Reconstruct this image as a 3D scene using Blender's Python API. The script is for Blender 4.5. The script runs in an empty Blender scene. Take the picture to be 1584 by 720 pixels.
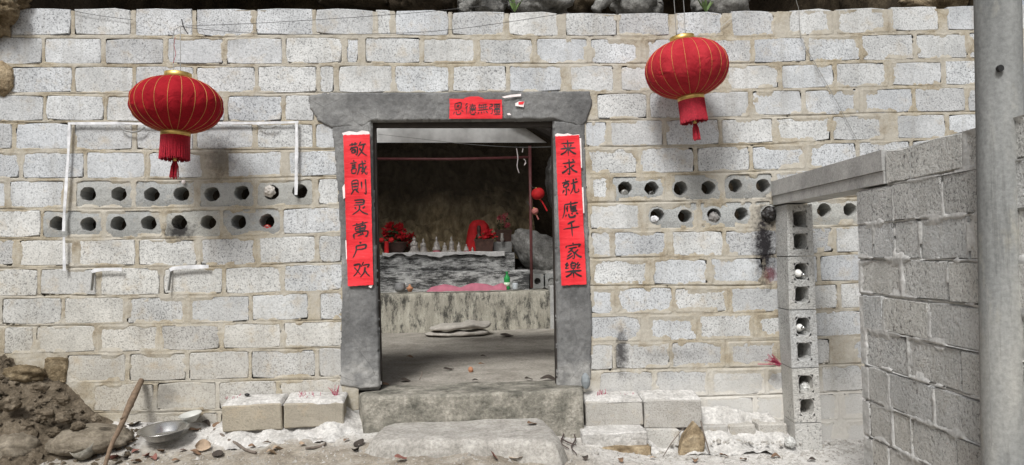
import bpy, bmesh, math, random
import numpy as np
from mathutils import Vector, Matrix, noise as mnoise

random.seed(7)
rng = np.random.default_rng(7)
scene = bpy.context.scene
COL = scene.collection

# ------------------------------------------------------------------ camera
FPX = 1200.0
CAM_Z = 1.4
YAW, PITCH, ROLL = math.radians(4.4), math.radians(1.67), math.radians(1.0)
F = Vector((math.sin(YAW) * math.cos(PITCH), math.cos(YAW) * math.cos(PITCH), math.sin(PITCH)))
R0 = F.cross(Vector((0, 0, 1))).normalized()
U0 = R0.cross(F).normalized()
RV = math.cos(ROLL) * R0 - math.sin(ROLL) * U0
UV = math.cos(ROLL) * U0 + math.sin(ROLL) * R0
CAM = Vector((0, 0, CAM_Z))
cd = bpy.data.cameras.new('camera')
cd.sensor_width = 36.0
cd.lens = 36.0 * FPX / 1584.0
cd.clip_start = 0.05
cd.clip_end = 1000
cam = bpy.data.objects.new('camera', cd)
COL.objects.link(cam)
cam.matrix_world = Matrix(((RV.x, UV.x, -F.x, 0), (RV.y, UV.y, -F.y, 0), (RV.z, UV.z, -F.z, CAM_Z), (0, 0, 0, 1)))
scene.camera = cam

# ------------------------------------------------------------------ light
SUN_DIR = Vector((0.25, 0.63, -0.76)).normalized()       # the way the light travels
to_sun = -SUN_DIR
world = bpy.data.worlds.new('World')
scene.world = world
world.use_nodes = True
wn, wl = world.node_tree.nodes, world.node_tree.links
bg = wn['Background']
sky = wn.new('ShaderNodeTexSky')
sky.sky_type = 'NISHITA'
sky.sun_disc = False
sky.sun_elevation = math.asin(to_sun.z)
sky.sun_rotation = math.atan2(to_sun.x, to_sun.y)
sky.dust_density = 4.0
sky.air_density = 1.0
hs = wn.new('ShaderNodeHueSaturation')
hs.inputs['Saturation'].default_value = 0.30            # bright overcast
wl.new(sky.outputs[0], hs.inputs['Color'])
wl.new(hs.outputs[0], bg.inputs[0])
bg.inputs[1].default_value = 0.055
sd = bpy.data.lights.new('sun', 'SUN')
sd.energy = 1.5
sd.angle = math.radians(15)
sd.color = (1.0, 0.995, 0.98)
sun = bpy.data.objects.new('sun', sd)
COL.objects.link(sun)
sun.rotation_euler = SUN_DIR.to_track_quat('-Z', 'Y').to_euler()
sun.location = (-1, -4, 9)
scene.view_settings.view_transform = 'Standard'
scene.view_settings.look = 'None'
scene.view_settings.gamma = 1
scene.view_settings.exposure = 1.2
scene.render.engine = 'CYCLES'
scene.cycles.use_denoising = True
scene.cycles.max_bounces = 8
scene.cycles.diffuse_bounces = 5

# ------------------------------------------------------------------ pixel <-> place
def ray(x, y):
    return F * FPX + RV * (x - 792.0) - UV * (y - 360.0)
def P(x, y, Y):
    d = ray(x, y)
    return CAM + d * (Y / d.y)
def PZ(x, y, z):
    d = ray(x, y)
    return CAM + d * ((z - CAM_Z) / d.z)
D = 5.594 * F.y
def PL(x, y, p0, n):
    d = ray(x, y)
    return CAM + d * ((p0 - CAM).dot(n) / d.dot(n))
def sc_at(Y):
    return FPX / (Y / F.y)        # pixels per metre, roughly

# ------------------------------------------------------------------ noise
_T2 = rng.random((16, 256, 256))
def vn(x, y, f, s=0):
    x = np.asarray(x) * f + 37.3 * s; y = np.asarray(y) * f + 91.7 * s
    xi = np.floor(x).astype(int); yi = np.floor(y).astype(int)
    u = x - xi; v = y - yi
    u = u * u * (3 - 2 * u); v = v * v * (3 - 2 * v)
    T = _T2[s % 16]
    a = T[xi & 255, yi & 255]; b = T[(xi + 1) & 255, yi & 255]
    c = T[xi & 255, (yi + 1) & 255]; d = T[(xi + 1) & 255, (yi + 1) & 255]
    return (a * (1 - u) + b * u) * (1 - v) + (c * (1 - u) + d * u) * v
def fbm(x, y, f, o=4, s=0):
    r = 0; a = 0.5; t = 0
    for i in range(o):
        r = r + a * vn(x, y, f * 2 ** i, s + i); t += a; a *= 0.5
    return r / t
def fbm3(p, f, o=4, s=0):
    p = np.asarray(p)
    x, y, z = p[..., 0], p[..., 1], p[..., 2]
    return (fbm(x + 0.37 * z, y + 0.61 * z, f, o, s) + fbm(z + 0.43 * x, y - 0.53 * x + 5, f, o, s + 3)) * 0.5

# ------------------------------------------------------------------ objects
def link(o, parent=None):
    COL.objects.link(o)
    if parent is not None:
        o.parent = parent
    return o
def tag(o, label=None, cat=None, group=None, kind=None):
    if label: o['label'] = label
    if cat: o['category'] = cat
    if group: o['group'] = group
    if kind: o['kind'] = kind
    return o
def empty(name, loc=(0, 0, 0), rot=(0, 0, 0)):
    o = bpy.data.objects.new(name, None)
    o.location = loc; o.rotation_euler = rot
    o.empty_display_size = 0.1
    return link(o)
def mesh_obj(name, verts, faces, mat, parent=None, smooth=False):
    m = bpy.data.meshes.new(name)
    m.from_pydata([tuple(v) for v in verts], [], [tuple(f) for f in faces])
    m.update()
    if smooth:
        m.polygons.foreach_set('use_smooth', [True] * len(m.polygons))
    if mat: m.materials.append(mat)
    return link(bpy.data.objects.new(name, m), parent)
def np_mesh(name, V, Q, mat, parent=None, smooth=True):
    m = bpy.data.meshes.new(name)
    V = np.asarray(V, dtype=np.float32); Q = np.asarray(Q, dtype=np.int32)
    n = Q.shape[1]
    m.vertices.add(len(V)); m.vertices.foreach_set('co', V.ravel())
    m.loops.add(Q.size); m.loops.foreach_set('vertex_index', Q.ravel())
    m.polygons.add(len(Q))
    m.polygons.foreach_set('loop_start', np.arange(0, Q.size, n, dtype=np.int32))
    m.polygons.foreach_set('loop_total', np.full(len(Q), n, dtype=np.int32))
    m.polygons.foreach_set('use_smooth', np.full(len(Q), smooth, dtype=bool))
    m.update(calc_edges=True); m.validate()
    if mat: m.materials.append(mat)
    return link(bpy.data.objects.new(name, m), parent)
def grid_faces(nx, ny, keep=None):
    i = np.arange(nx - 1)[:, None] * ny + np.arange(ny - 1)[None, :]
    q = np.stack([i, i + ny, i + ny + 1, i + 1], -1).reshape(-1, 4)
    if keep is not None:
        k = (keep[:-1, :-1] | keep[1:, :-1] | keep[1:, 1:] | keep[:-1, 1:]).reshape(-1)
        q = q[k]
    return q
def compact(V, Q):
    used = np.unique(Q)
    mp = np.zeros(len(V), dtype=np.int64); mp[used] = np.arange(len(used))
    return V[used], mp[Q]
class MB:
    def __init__(s): s.v = []; s.f = []
    def add(s, vs, fs):
        b = len(s.v); s.v += [Vector(v) for v in vs]; s.f += [tuple(i + b for i in f) for f in fs]
    def box(s, a, b, M=None):
        x0, y0, z0 = a; x1, y1, z1 = b
        vs = [Vector(p) for p in ((x0,y0,z0),(x1,y0,z0),(x1,y1,z0),(x0,y1,z0),(x0,y0,z1),(x1,y0,z1),(x1,y1,z1),(x0,y1,z1))]
        if M: vs = [M @ v for v in vs]
        s.add(vs, [(0,3,2,1),(4,5,6,7),(0,1,5,4),(1,2,6,5),(2,3,7,6),(3,0,4,7)])
    def hexa(s, b, t):        # bottom four, top four
        s.add(list(b) + list(t), [(0,3,2,1),(4,5,6,7),(0,1,5,4),(1,2,6,5),(2,3,7,6),(3,0,4,7)])
    def tube(s, pts, rad, n=8, cap=True, jitter=0):
        pts = [Vector(p) for p in pts]
        if not hasattr(rad, '__len__'): rad = [rad] * len(pts)
        rings = []
        ref = Vector((0.31, 0.17, 0.93))
        for i, p in enumerate(pts):
            t = (pts[min(i + 1, len(pts) - 1)] - pts[max(i - 1, 0)]).normalized()
            if abs(t.dot(ref)) > 0.98: ref = Vector((1, 0.1, 0))
            a = t.cross(ref).normalized(); b = t.cross(a)
            rings.append([p + (a * math.cos(2*math.pi*k/n) + b * math.sin(2*math.pi*k/n)) * rad[i] * (1 + jitter * random.uniform(-1, 1)) for k in range(n)])
        vs = [v for r in rings for v in r]
        fs = []
        for i in range(len(pts) - 1):
            for k in range(n):
                fs.append((i*n + k, i*n + (k+1) % n, (i+1)*n + (k+1) % n, (i+1)*n + k))
        if cap:
            fs.append(tuple(range(n - 1, -1, -1))); fs.append(tuple((len(pts)-1)*n + k for k in range(n)))
        s.add(vs, fs)
    def lathe(s, prof, n=20, c=(0, 0, 0), cap=True, jit=0):
        c = Vector(c); vs = []; fs = []
        for r, z in prof:
            for k in range(n):
                a = 2 * math.pi * k / n
                rr = r * (1 + jit * random.uniform(-1, 1))
                vs.append(c + Vector((rr * math.cos(a), rr * math.sin(a), z)))
        for i in range(len(prof) - 1):
            for k in range(n):
                fs.append((i*n + k, i*n + (k+1) % n, (i+1)*n + (k+1) % n, (i+1)*n + k))
        if cap:
            fs.append(tuple(range(n - 1, -1, -1))); fs.append(tuple((len(prof)-1)*n + k for k in range(n)))
        s.add(vs, fs)
    def build(s, name, mat, parent=None, smooth=False):
        return mesh_obj(name, s.v, s.f, mat, parent, smooth)
def smooth_path(pts, k=5):
    pts = [Vector(p) for p in pts]
    if len(pts) < 3: return [pts[0].lerp(pts[-1], i / k) for i in range(k + 1)]
    out = []
    for i in range(len(pts) - 1):
        p0 = pts[max(i - 1, 0)]; p1 = pts[i]; p2 = pts[i + 1]; p3 = pts[min(i + 2, len(pts) - 1)]
        for j in range(k):
            t = j / k
            out.append(0.5 * ((2*p1) + (p2 - p0)*t + (2*p0 - 5*p1 + 4*p2 - p3)*t*t + (3*p1 - p0 - 3*p2 + p3)*t**3))
    out.append(pts[-1])
    return out

# ------------------------------------------------------------------ materials
class NT:
    def __init__(s, name, rough=0.85, spec=0.3):
        s.m = bpy.data.materials.new(name); s.m.use_nodes = True
        s.t = s.m.node_tree; s.n = s.t.nodes; s.l = s.t.links
        s.b = s.n['Principled BSDF']
        s.b.inputs['Roughness'].default_value = rough
        s.b.inputs['Specular IOR Level'].default_value = spec
        g = s.n.new('ShaderNodeNewGeometry'); s.pos = g.outputs['Position']
        s._tc = None
    def obj(s):
        if s._tc is None: s._tc = s.n.new('ShaderNodeTexCoord').outputs['Object']
        return s._tc
    def setv(s, sock, v):
        if hasattr(v, 'is_linked') or hasattr(v, 'links'): s.l.new(v, sock)
        else: sock.default_value = v
    def noise(s, scale, detail=4, rough=0.55, vec=None, dist=0.0, stretch=None):
        v = vec or s.pos
        if stretch:
            mp = s.n.new('ShaderNodeVectorMath'); mp.operation = 'MULTIPLY'
            s.l.new(v, mp.inputs[0]); mp.inputs[1].default_value = stretch; v = mp.outputs[0]
        t = s.n.new('ShaderNodeTexNoise'); s.l.new(v, t.inputs['Vector'])
        t.inputs['Scale'].default_value = scale; t.inputs['Detail'].default_value = detail
        t.inputs['Roughness'].default_value = rough; t.inputs['Distortion'].default_value = dist
        return t.outputs['Fac']
    def voro(s, scale, feat='F1', vec=None):
        t = s.n.new('ShaderNodeTexVoronoi'); t.feature = feat
        s.l.new(vec or s.pos, t.inputs['Vector']); t.inputs['Scale'].default_value = scale
        return t.outputs['Distance']
    def ramp(s, fac, stops):
        r = s.n.new('ShaderNodeValToRGB'); s.l.new(fac, r.inputs[0])
        e = r.color_ramp.elements
        while len(e) < len(stops): e.new(0.5)
        for el, (p, c) in zip(e, stops):
            el.position = p
            el.color = (c, c, c, 1) if not hasattr(c, '__len__') else (*c, 1)
        return r.outputs[0]
    def mix(s, fac, a, b, mode='MIX'):
        m = s.n.new('ShaderNodeMix'); m.data_type = 'RGBA'; m.blend_type = mode
        s.setv(m.inputs[0], fac)
        for sock, v in ((m.inputs[6], a), (m.inputs[7], b)):
            if isinstance(v, tuple): sock.default_value = (*v, 1)
            else: s.setv(sock, v)
        return m.outputs[2]
    def math(s, op, a, b=0.0, clamp=False):
        m = s.n.new('ShaderNodeMath'); m.operation = op; m.use_clamp = clamp
        s.setv(m.inputs[0], a); s.setv(m.inputs[1], b)
        return m.outputs[0]
    def maprange(s, v, a, b, c=0.0, d=1.0):
        m = s.n.new('ShaderNodeMapRange'); s.setv(m.inputs[0], v)
        for i, k in enumerate((a, b, c, d)): m.inputs[i + 1].default_value = k
        return m.outputs[0]
    def sep(s, which):
        x = s.n.new('ShaderNodeSeparateXYZ'); s.l.new(s.pos, x.inputs[0])
        return x.outputs['XYZ'.index(which)]
    def rnd(s):
        return s.n.new('ShaderNodeObjectInfo').outputs['Random']
    def bump(s, h, strength=0.5, dist=0.01):
        b = s.n.new('ShaderNodeBump'); s.l.new(h, b.inputs['Height'])
        b.inputs['Strength'].default_value = strength; b.inputs['Distance'].default_value = dist
        if s.b.inputs['Normal'].is_linked:
            s.l.new(s.b.inputs['Normal'].links[0].from_socket, b.inputs['Normal'])
        s.l.new(b.outputs[0], s.b.inputs['Normal'])
    def color(s, c):
        if isinstance(c, tuple): s.b.inputs['Base Color'].default_value = (*c, 1)
        else: s.l.new(c, s.b.inputs['Base Color'])
        return s.m
    def ellipse(s, c, r, namt=0.5, nscale=14.0):
        v = s.n.new('ShaderNodeVectorMath'); v.operation = 'SUBTRACT'
        s.l.new(s.pos, v.inputs[0]); v.inputs[1].default_value = c
        w = s.n.new('ShaderNodeVectorMath'); w.operation = 'MULTIPLY'
        s.l.new(v.outputs[0], w.inputs[0]); w.inputs[1].default_value = (1/r[0], 1/r[1], 1/r[2])
        ln = s.n.new('ShaderNodeVectorMath'); ln.operation = 'LENGTH'
        s.l.new(w.outputs[0], ln.inputs[0])
        d = s.math('ADD', ln.outputs['Value'], s.math('MULTIPLY', s.math('SUBTRACT', s.noise(nscale, 5, 0.7), 0.5), namt * 4))
        return s.maprange(d, 1.25, 0.35, 0.0, 1.0)
def plain(name, col, rough=0.6, var=0.15, scale=20, bump=0.0, bscale=60, metal=0.0, spec=0.4, objco=False):
    t = NT(name, rough, spec)
    v = t.obj() if objco else None
    n = t.noise(scale, 4, 0.6, vec=v)
    c0 = tuple(c * (1 - var) for c in col); c1 = tuple(min(1, c * (1 + var)) for c in col)
    t.b.inputs['Metallic'].default_value = metal
    if bump: t.bump(t.noise(bscale, 4, 0.6, vec=v), bump, 0.006)
    return t.color(t.ramp(n, [(0.3, c0), (0.7, c1)]))

def px_soot_shadow():
    # wall marks: candle and incense soot, plus the left lantern's painted shadow
    out = []
    for x, y, rx, ry, k in ((277, 357, 22, 16, .9), (1183, 380, 19, 64, .98), (961, 545, 10, 36, .85), (255, 614, 26, 22, .35), (1040, 548, 55, 10, .25), (343, 246, 20, 32, .55)):  # last entry paints the left lantern's cast shadow
        p = P(x, y, D); s = sc_at(D)
        out.append(((p.x, D, p.z), (rx / s, 0.5, ry / s), k))
    return out
def sooty(t, c, red=True):  # mixes in the soot spots and the painted lantern shadow
    for ctr, r, k in px_soot_shadow():
        c = t.mix(t.math('MULTIPLY', t.ellipse(ctr, r, .55, 26), k), c, (0.016, 0.014, 0.016))
    if red:
        p = P(1192, 425, D)
        c = t.mix(t.math('MULTIPLY', t.ellipse((p.x, D, p.z), (.05, .5, .06), .6, 40), .7), c, (0.11, 0.012, 0.022))
    return c
def dust_low(t, c, top, bot, col, k):
    f = t.math('MULTIPLY', t.maprange(t.sep('Z'), top, bot, 0.0, 1.0), t.maprange(t.noise(5, 5, .65), .3, .65, .25, 1.0))
    return t.mix(t.math('MULTIPLY', f, k), c, col)

def block_mat(name, base, dark, tan=0.35, soot=True, pit=0.44, coarse=False, ash=True):
    t = NT(name, 0.95, 0.15)
    n1 = t.noise(100, 3, 0.62)
    n2 = t.noise(320, 2, 0.6)
    g = t.math('ADD', t.math('MULTIPLY', n1, 0.8), t.math('MULTIPLY', n2, 0.2))
    mid = tuple(0.80 * b for b in base)
    hi = tuple(min(1, 1.12 * b) for b in base)
    c = t.ramp(g, [(pit - .09, dark), (pit - .005, mid), (0.53, base), (0.64, hi)])
    fr = t.math('FRACT', t.math('MULTIPLY', t.rnd(), 7.31))
    c = t.mix(t.math('MULTIPLY', fr, .55), c, t.ramp(t.noise(38, 5, .7), [(0.3, tuple(.72 * b for b in base)), (0.7, tuple(1.02 * b for b in base))]))
    low = t.noise(3.2, 5, 0.6)
    c = t.mix(1.0, c, t.ramp(low, [(0.3, 0.70), (0.62, 1.0)]), 'MULTIPLY')
    c = t.mix(1.0, c, t.ramp(t.rnd(), [(0.0, (0.76, 0.76, 0.765)), (0.25, (0.93, 0.93, 0.92)), (0.5, (1.0, .99, .965)), (0.75, (.86, .875, .90)), (1.0, (.97, .985, 1.0))]), 'MULTIPLY')
    st = t.maprange(t.noise(4.5, 5, .6, stretch=(2.2, 1, .18)), .54, .70, 0, .32)
    c = t.mix(st, c, (0.24, 0.225, 0.195))
    lowdirt = t.math('MULTIPLY', t.maprange(t.math('ADD', t.sep('Z'), t.math('MULTIPLY', t.noise(4, 5, .65), -.7)), .75, -.1, 0, 1), .45)
    c = t.mix(lowdirt, c, (0.30, 0.275, 0.235))
    dirt = t.math('MULTIPLY', t.maprange(t.noise(8, 6, 0.7), .55, .74), tan)
    c = t.mix(dirt, c, (0.42, 0.345, 0.24))
    # the older lower-left courses are weathered warmer
    fx = t.math('MULTIPLY', t.maprange(t.sep('X'), 0.4, -3.2, 0, 1), t.maprange(t.sep('Z'), 1.9, 0.5, 0, 1))
    c = t.mix(t.math('MULTIPLY', fx, 0.85), c, t.mix(1.0, c, (0.90, 0.82, 0.68), 'MULTIPLY'))
    fa = t.math('MULTIPLY', t.maprange(t.sep('X'), 0.6, 1.0, 0, 1), t.maprange(t.math('ADD', t.sep('Z'), t.math('MULTIPLY', t.noise(9, 5, .7), -.5)), 0.32, 0.05, 0, 1))
    if ash: c = t.mix(t.math('MULTIPLY', fa, .6), c, (0.58, 0.565, 0.53))
    if soot: c = sooty(t, c)
    if coarse:
        pp = t.noise(48, 5, .7)
        area = t.maprange(t.noise(2.6, 3, .5), .38, .58)
        pf = t.math('MULTIPLY', t.maprange(pp, .47, .36), area)
        c = t.mix(t.math('MULTIPLY', pf, .75), c, (0.055, 0.055, 0.052))
        t.bump(pp, .9, .02)
    t.bump(n1, 0.55, 0.006)
    t.bump(t.noise(30, 4, .6), 0.35, 0.008)
    return t.color(c)
M_BLOCK = block_mat('cement_block', (0.60, 0.61, 0.615), (0.13, 0.135, 0.14), tan=.45, pit=.445)
M_HOLLOW = block_mat('hollow_cement_block', (0.42, 0.425, 0.41), (0.13, 0.13, 0.125), 0.5, True, .40)
M_SIDE = block_mat('grey_cement_block', (0.70, 0.70, 0.68), (0.16, 0.16, 0.155), 0.15, False, .44, True)
M_LOOSE = block_mat('old_cement_block', (0.40, 0.375, 0.32), (0.13, 0.12, 0.10), 0.5, False, .42)
M_WHITEBLOCK = block_mat('limewashed_block', (0.60, 0.59, 0.565), (0.13, 0.127, 0.12), 0.5, False, .45, False, False)

def mortar_mat():
    t = NT('sand_mortar', 0.95, 0.1)
    n = t.noise(7, 6, 0.65)
    c = t.ramp(n, [(0.28, (0.235, 0.195, 0.14)), (0.5, (0.37, 0.325, 0.245)), (0.72, (0.48, 0.435, 0.355))])
    c = t.mix(1.0, c, t.ramp(t.noise(150, 3, .6), [(0.3, 0.72), (0.6, 1.05)]), 'MULTIPLY')
    gx = t.maprange(t.sep('X'), -3.5, 3.0, 0, 1)
    c = t.mix(t.math('MULTIPLY', t.maprange(t.noise(3.5, 5, .65), .38, .56), .6), c, (0.40, 0.385, 0.35))
    fa = t.math('MULTIPLY', t.maprange(t.sep('X'), 0.6, 1.0, 0, 1), t.maprange(t.math('ADD', t.sep('Z'), t.math('MULTIPLY', t.noise(9, 5, .7), -.5)), 0.32, 0.05, 0, 1))
    c = t.mix(t.math('MULTIPLY', fa, .75), c, (0.58, 0.56, 0.52))
    c = sooty(t, c)
    t.bump(t.noise(90, 5, .7), .6, .006)
    return t.color(c)
M_MORTAR = mortar_mat()

def plaster_mat():
    t = NT('grey_cement_plaster', 0.92, 0.2)
    c = t.ramp(t.noise(3, 5, .6), [(0.3, (0.095, 0.095, 0.095)), (0.5, (0.165, 0.165, 0.163)), (0.72, (0.27, 0.27, 0.262))])
    c = t.mix(1.0, c, t.ramp(t.noise(40, 5, .7), [(0.3, .78), (0.65, 1.1)]), 'MULTIPLY')
    c = t.mix(t.math('MULTIPLY', t.maprange(t.math('ADD', t.sep('Z'), t.math('MULTIPLY', t.noise(6, 5, .7), -.6)), .34, -.02, 0, 1), .85), c, (0.52, 0.505, 0.47))
    v = t.maprange(t.voro(5.5, 'DISTANCE_TO_EDGE'), 0.0, 0.018, 0.0, 1.0)
    cr = t.math('MULTIPLY', t.math('SUBTRACT', 1.0, v), t.maprange(t.noise(3, 3), .52, .6))
    c = t.mix(t.math('MULTIPLY', cr, .5), c, (0.06, 0.06, 0.06))
    sm = t.noise(9, 6, .7, dist=1.0, stretch=(1.0, 1, .6))
    c = t.mix(1.0, c, t.ramp(sm, [(0.40, .86), (0.47, 1.0), (0.58, 1.0), (0.62, 1.12)]), 'MULTIPLY')
    t.bump(sm, .3, .012)
    t.bump(t.noise(40, 6, .75), .8, .010)
    return t.color(c)
M_PLASTER = plaster_mat()
def conc_mat(name, a, b, scale=5, streak=False, soot=0.0):
    t = NT(name, 0.9, 0.2)
    n = t.noise(scale, 6, .65, stretch=(1, 1, .25) if streak else None)
    c = t.ramp(n, [(0.3, a), (0.7, b)])
    c = t.mix(1.0, c, t.ramp(t.noise(70, 4, .7), [(0.3, .75), (0.65, 1.08)]), 'MULTIPLY')
    if soot:
        f = t.maprange(t.noise(8, 9, .82, stretch=(1.2, 1, .5) if streak else (.3, 1, 1.4)), .49 if streak else .445, .60 if streak else .55, 0, soot)
        c = t.mix(f, c, (0.02, 0.02, 0.02))
    t.bump(t.noise(45, 5, .7), .5, .008)
    return t.color(c)
M_CONC = conc_mat('cast_concrete', (0.28, 0.28, 0.27), (0.47, 0.465, 0.45))
M_ALTAR_LOW = conc_mat('stained_altar_concrete', (0.20, 0.185, 0.15), (0.50, 0.475, 0.40), 10, True, 0.85)
M_ALTAR = conc_mat('sooty_altar_concrete', (0.24, 0.24, 0.235), (0.62, 0.62, 0.60), 11, False, 0.93)
M_ASHTOP = conc_mat('ash_covered_concrete', (0.50, 0.495, 0.48), (0.76, 0.75, 0.73), 8)
def pole_mat():
    t = NT('pole_concrete', 0.8, 0.3)
    n = t.noise(3.0, 6, .6, stretch=(1.6, 1.6, .30))
    c = t.ramp(n, [(0.3, (0.13, 0.134, 0.132)), (0.5, (0.225, 0.23, 0.224)), (0.72, (0.34, 0.335, 0.31))])
    c = t.mix(t.maprange(t.noise(5, 6, .7, stretch=(1.5, 1.5, .5)), .57, .70, 0, .35), c, (0.42, 0.39, 0.31))
    c = t.mix(t.maprange(t.noise(9, 6, .7, stretch=(2, 2, .12)), .58, .66, 0, .45), c, (0.10, 0.10, 0.095))
    c = t.mix(1.0, c, t.ramp(t.noise(60, 4, .7), [(0.3, .75), (0.65, 1.08)]), 'MULTIPLY')
    t.bump(t.noise(60, 5, .7), .35, .006)
    return t.color(c)
M_POLE = pole_mat()
def ground_mat():
    t = NT('dusty_ground', 0.97, 0.1)
    c = t.ramp(t.noise(5, 7, .65), [(0.28, (0.17, 0.14, 0.105)), (0.5, (0.32, 0.285, 0.235)), (0.72, (0.44, 0.41, 0.36))])
    c = t.mix(1.0, c, t.ramp(t.noise(55, 5, .75), [(0.3, .6), (0.6, 1.1)]), 'MULTIPLY')
    # pale lime and incense ash lies in a band along the wall
    band = t.maprange(t.math('ADD', t.sep('Y'), t.math('MULTIPLY', t.math('SUBTRACT', t.noise(3.5, 6, .7), .5), .8)), D - .50, D - .22, 0, 1)
    band = t.math('MAXIMUM', band, t.math('MULTIPLY', t.maprange(t.sep('X'), .55, .9, 0, 1), t.maprange(t.math('ADD', t.sep('Y'), t.math('MULTIPLY', t.math('SUBTRACT', t.noise(3.5, 6, .7), .5), .8)), D - 1.1, D - .6, 0, .9)))
    band = t.math('MULTIPLY', band, t.maprange(t.sep('X'), -2.9, -2.2, 0, 1))
    c = t.mix(t.math('MULTIPLY', band, .88), c, t.ramp(t.noise(30, 5, .7), [(0.3, (0.36, 0.345, 0.32)), (0.55, (0.62, 0.605, 0.58))]))
    t.bump(t.noise(22, 6, .75), .8, .02)
    t.bump(t.noise(110, 4, .7), .5, .006)
    return t.color(c)
M_GROUND = ground_mat()
def earth_mat(name, cols, sc=6, bstr=.9):
    t = NT(name, 0.97, 0.1)
    c = t.ramp(t.noise(sc, 7, .68), [(0.28, cols[0]), (0.5, cols[1]), (0.72, cols[2])])
    c = t.mix(1.0, c, t.ramp(t.noise(45, 5, .75), [(0.3, .6), (0.62, 1.12)]), 'MULTIPLY')
    t.bump(t.noise(18, 7, .75), bstr, .03)
    return t.color(c)
M_EARTH = earth_mat('brown_earth', ((0.055, 0.044, 0.031), (0.155, 0.125, 0.09), (0.29, 0.245, 0.185)), 11, 1.0)
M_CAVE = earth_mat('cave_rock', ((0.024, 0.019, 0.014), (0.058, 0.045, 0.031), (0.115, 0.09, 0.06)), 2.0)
M_OCHRE = earth_mat('ochre_flowstone', ((0.11, 0.083, 0.045), (0.38, 0.30, 0.17), (0.62, 0.50, 0.31)), 7, 1.0)
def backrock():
    t = NT('shaded_flowstone', .95, .1)
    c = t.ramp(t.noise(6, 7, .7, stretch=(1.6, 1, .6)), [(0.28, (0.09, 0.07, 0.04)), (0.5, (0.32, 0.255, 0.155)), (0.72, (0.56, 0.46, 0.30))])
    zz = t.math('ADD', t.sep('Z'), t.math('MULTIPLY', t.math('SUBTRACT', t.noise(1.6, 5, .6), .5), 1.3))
    c = t.mix(t.maprange(zz, 1.7, 2.4, 0, .90), c, (0.042, 0.034, 0.026))     # darkens upward: light falloff above the altar painted into the colour
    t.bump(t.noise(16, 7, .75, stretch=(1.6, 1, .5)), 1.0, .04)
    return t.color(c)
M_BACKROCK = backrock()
M_GREYROCK = earth_mat('grey_limestone', ((0.10, 0.10, 0.095), (0.26, 0.255, 0.24), (0.48, 0.47, 0.45)), 5)
M_TANROCK = earth_mat('tan_conglomerate', ((0.12, 0.085, 0.05), (0.34, 0.265, 0.17), (0.52, 0.43, 0.30)), 9)
M_BROWNROCK = earth_mat('brown_conglomerate', ((0.06, 0.045, 0.028), (0.22, 0.17, 0.105), (0.40, 0.33, 0.225)), 14, 1.0)
M_STONE = earth_mat('mossy_step_stone', ((0.075, 0.075, 0.064), (0.27, 0.255, 0.215), (0.52, 0.485, 0.42)), 7, 1.0)
M_DUSTSTONE = earth_mat('dusty_boulder', ((0.12, 0.10, 0.075), (0.25, 0.215, 0.165), (0.37, 0.325, 0.26)), 9)
M_SLAB = earth_mat('worn_step_slab', ((0.26, 0.245, 0.22), (0.38, 0.362, 0.33), (0.50, 0.48, 0.445)), 8, .6)
M_FLOOR = earth_mat('trodden_earth_floor', ((0.22, 0.20, 0.17), (0.33, 0.305, 0.265), (0.42, 0.39, 0.345)), 4, .45)
M_ASH = earth_mat('lime_and_ash', ((0.36, 0.345, 0.32), (0.52, 0.505, 0.48), (0.62, 0.605, 0.58)), 9, .6)
M_WOODDARK = plain('dark_wood', (0.035, 0.028, 0.023), .7, .3, 12, .3)
M_STICK = plain('weathered_stick', (0.15, 0.105, 0.07), .85, .35, 30, .5, 90)
M_TWIG = plain('grey_twig', (0.14, 0.115, 0.095), .9, .3, 40, .4, 100)
M_WHITESTRIP = plain('white_plastic_strip', (0.58, 0.585, 0.60), .6, .28, 16)
M_OLDPAPER = plain('old_white_paper', (0.75, 0.68, 0.67), .8, .12, 25)
M_WIRE = plain('grey_wire', (0.30, 0.30, 0.29), .5, .15, 20, metal=.6)
M_DARKWIRE = plain('dark_wire', (0.07, 0.07, 0.07), .6, .1, 20)
M_GOLD = plain('gold_foil', (0.60, 0.42, 0.14), .42, .2, 30, metal=.85)
M_RIB = plain('dull_gold_thread', (0.50, 0.27, 0.08), .55, .25, 30, metal=.35)
M_INK = plain('black_ink', (0.018, 0.012, 0.014), .55, .2, 30)
M_STEEL = plain('steel', (0.55, 0.55, 0.54), .26, .15, 9, .12, 30, metal=1.0)
M_BOWL = plain('white_enamel', (0.42, 0.42, 0.39), .4, .15, 12)
M_PORCELAIN = plain('white_porcelain', (0.42, 0.39, 0.36), .35, .45, 38)
M_PINK = plain('pink_glaze', (0.50, 0.16, 0.19), .5, .2, 40)
M_REDCLOTH = plain('red_cloth', (0.55, 0.015, 0.018), .75, .2, 14, .3, 50)
M_ROSEPAPER = plain('faded_rose_paper', (0.38, 0.12, 0.165), .8, .18, 12, .4, 40)
M_PETAL = plain('red_petals', (0.50, 0.012, 0.02), .6, .35, 30)
M_LEAFG = plain('green_leaves', (0.035, 0.06, 0.022), .6, .35, 25)
M_POT = plain('brown_lacquered_pot', (0.085, 0.045, 0.035), .4, .3, 20)
M_MAROON = plain('maroon_paint', (0.16, 0.055, 0.055), .5, .2, 15)
M_GREENGLASS = plain('green_bottle', (0.03, 0.26, 0.07), .15, .15, 15)
M_JAR = plain('clouded_glass', (0.45, 0.48, 0.50), .15, .1, 20)
M_INCENSE = plain('incense_sticks', (0.36, 0.05, 0.10), .8, .3, 60)
M_LEAF = plain('dry_leaf', (0.17, 0.105, 0.065), .85, .4, 25)
M_LEAFPALE = plain('pale_dry_leaf', (0.36, 0.27, 0.19), .85, .3, 25)
M_LEAFDARK = plain('dark_dry_leaf', (0.045, 0.035, 0.028), .8, .3, 25)
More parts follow.
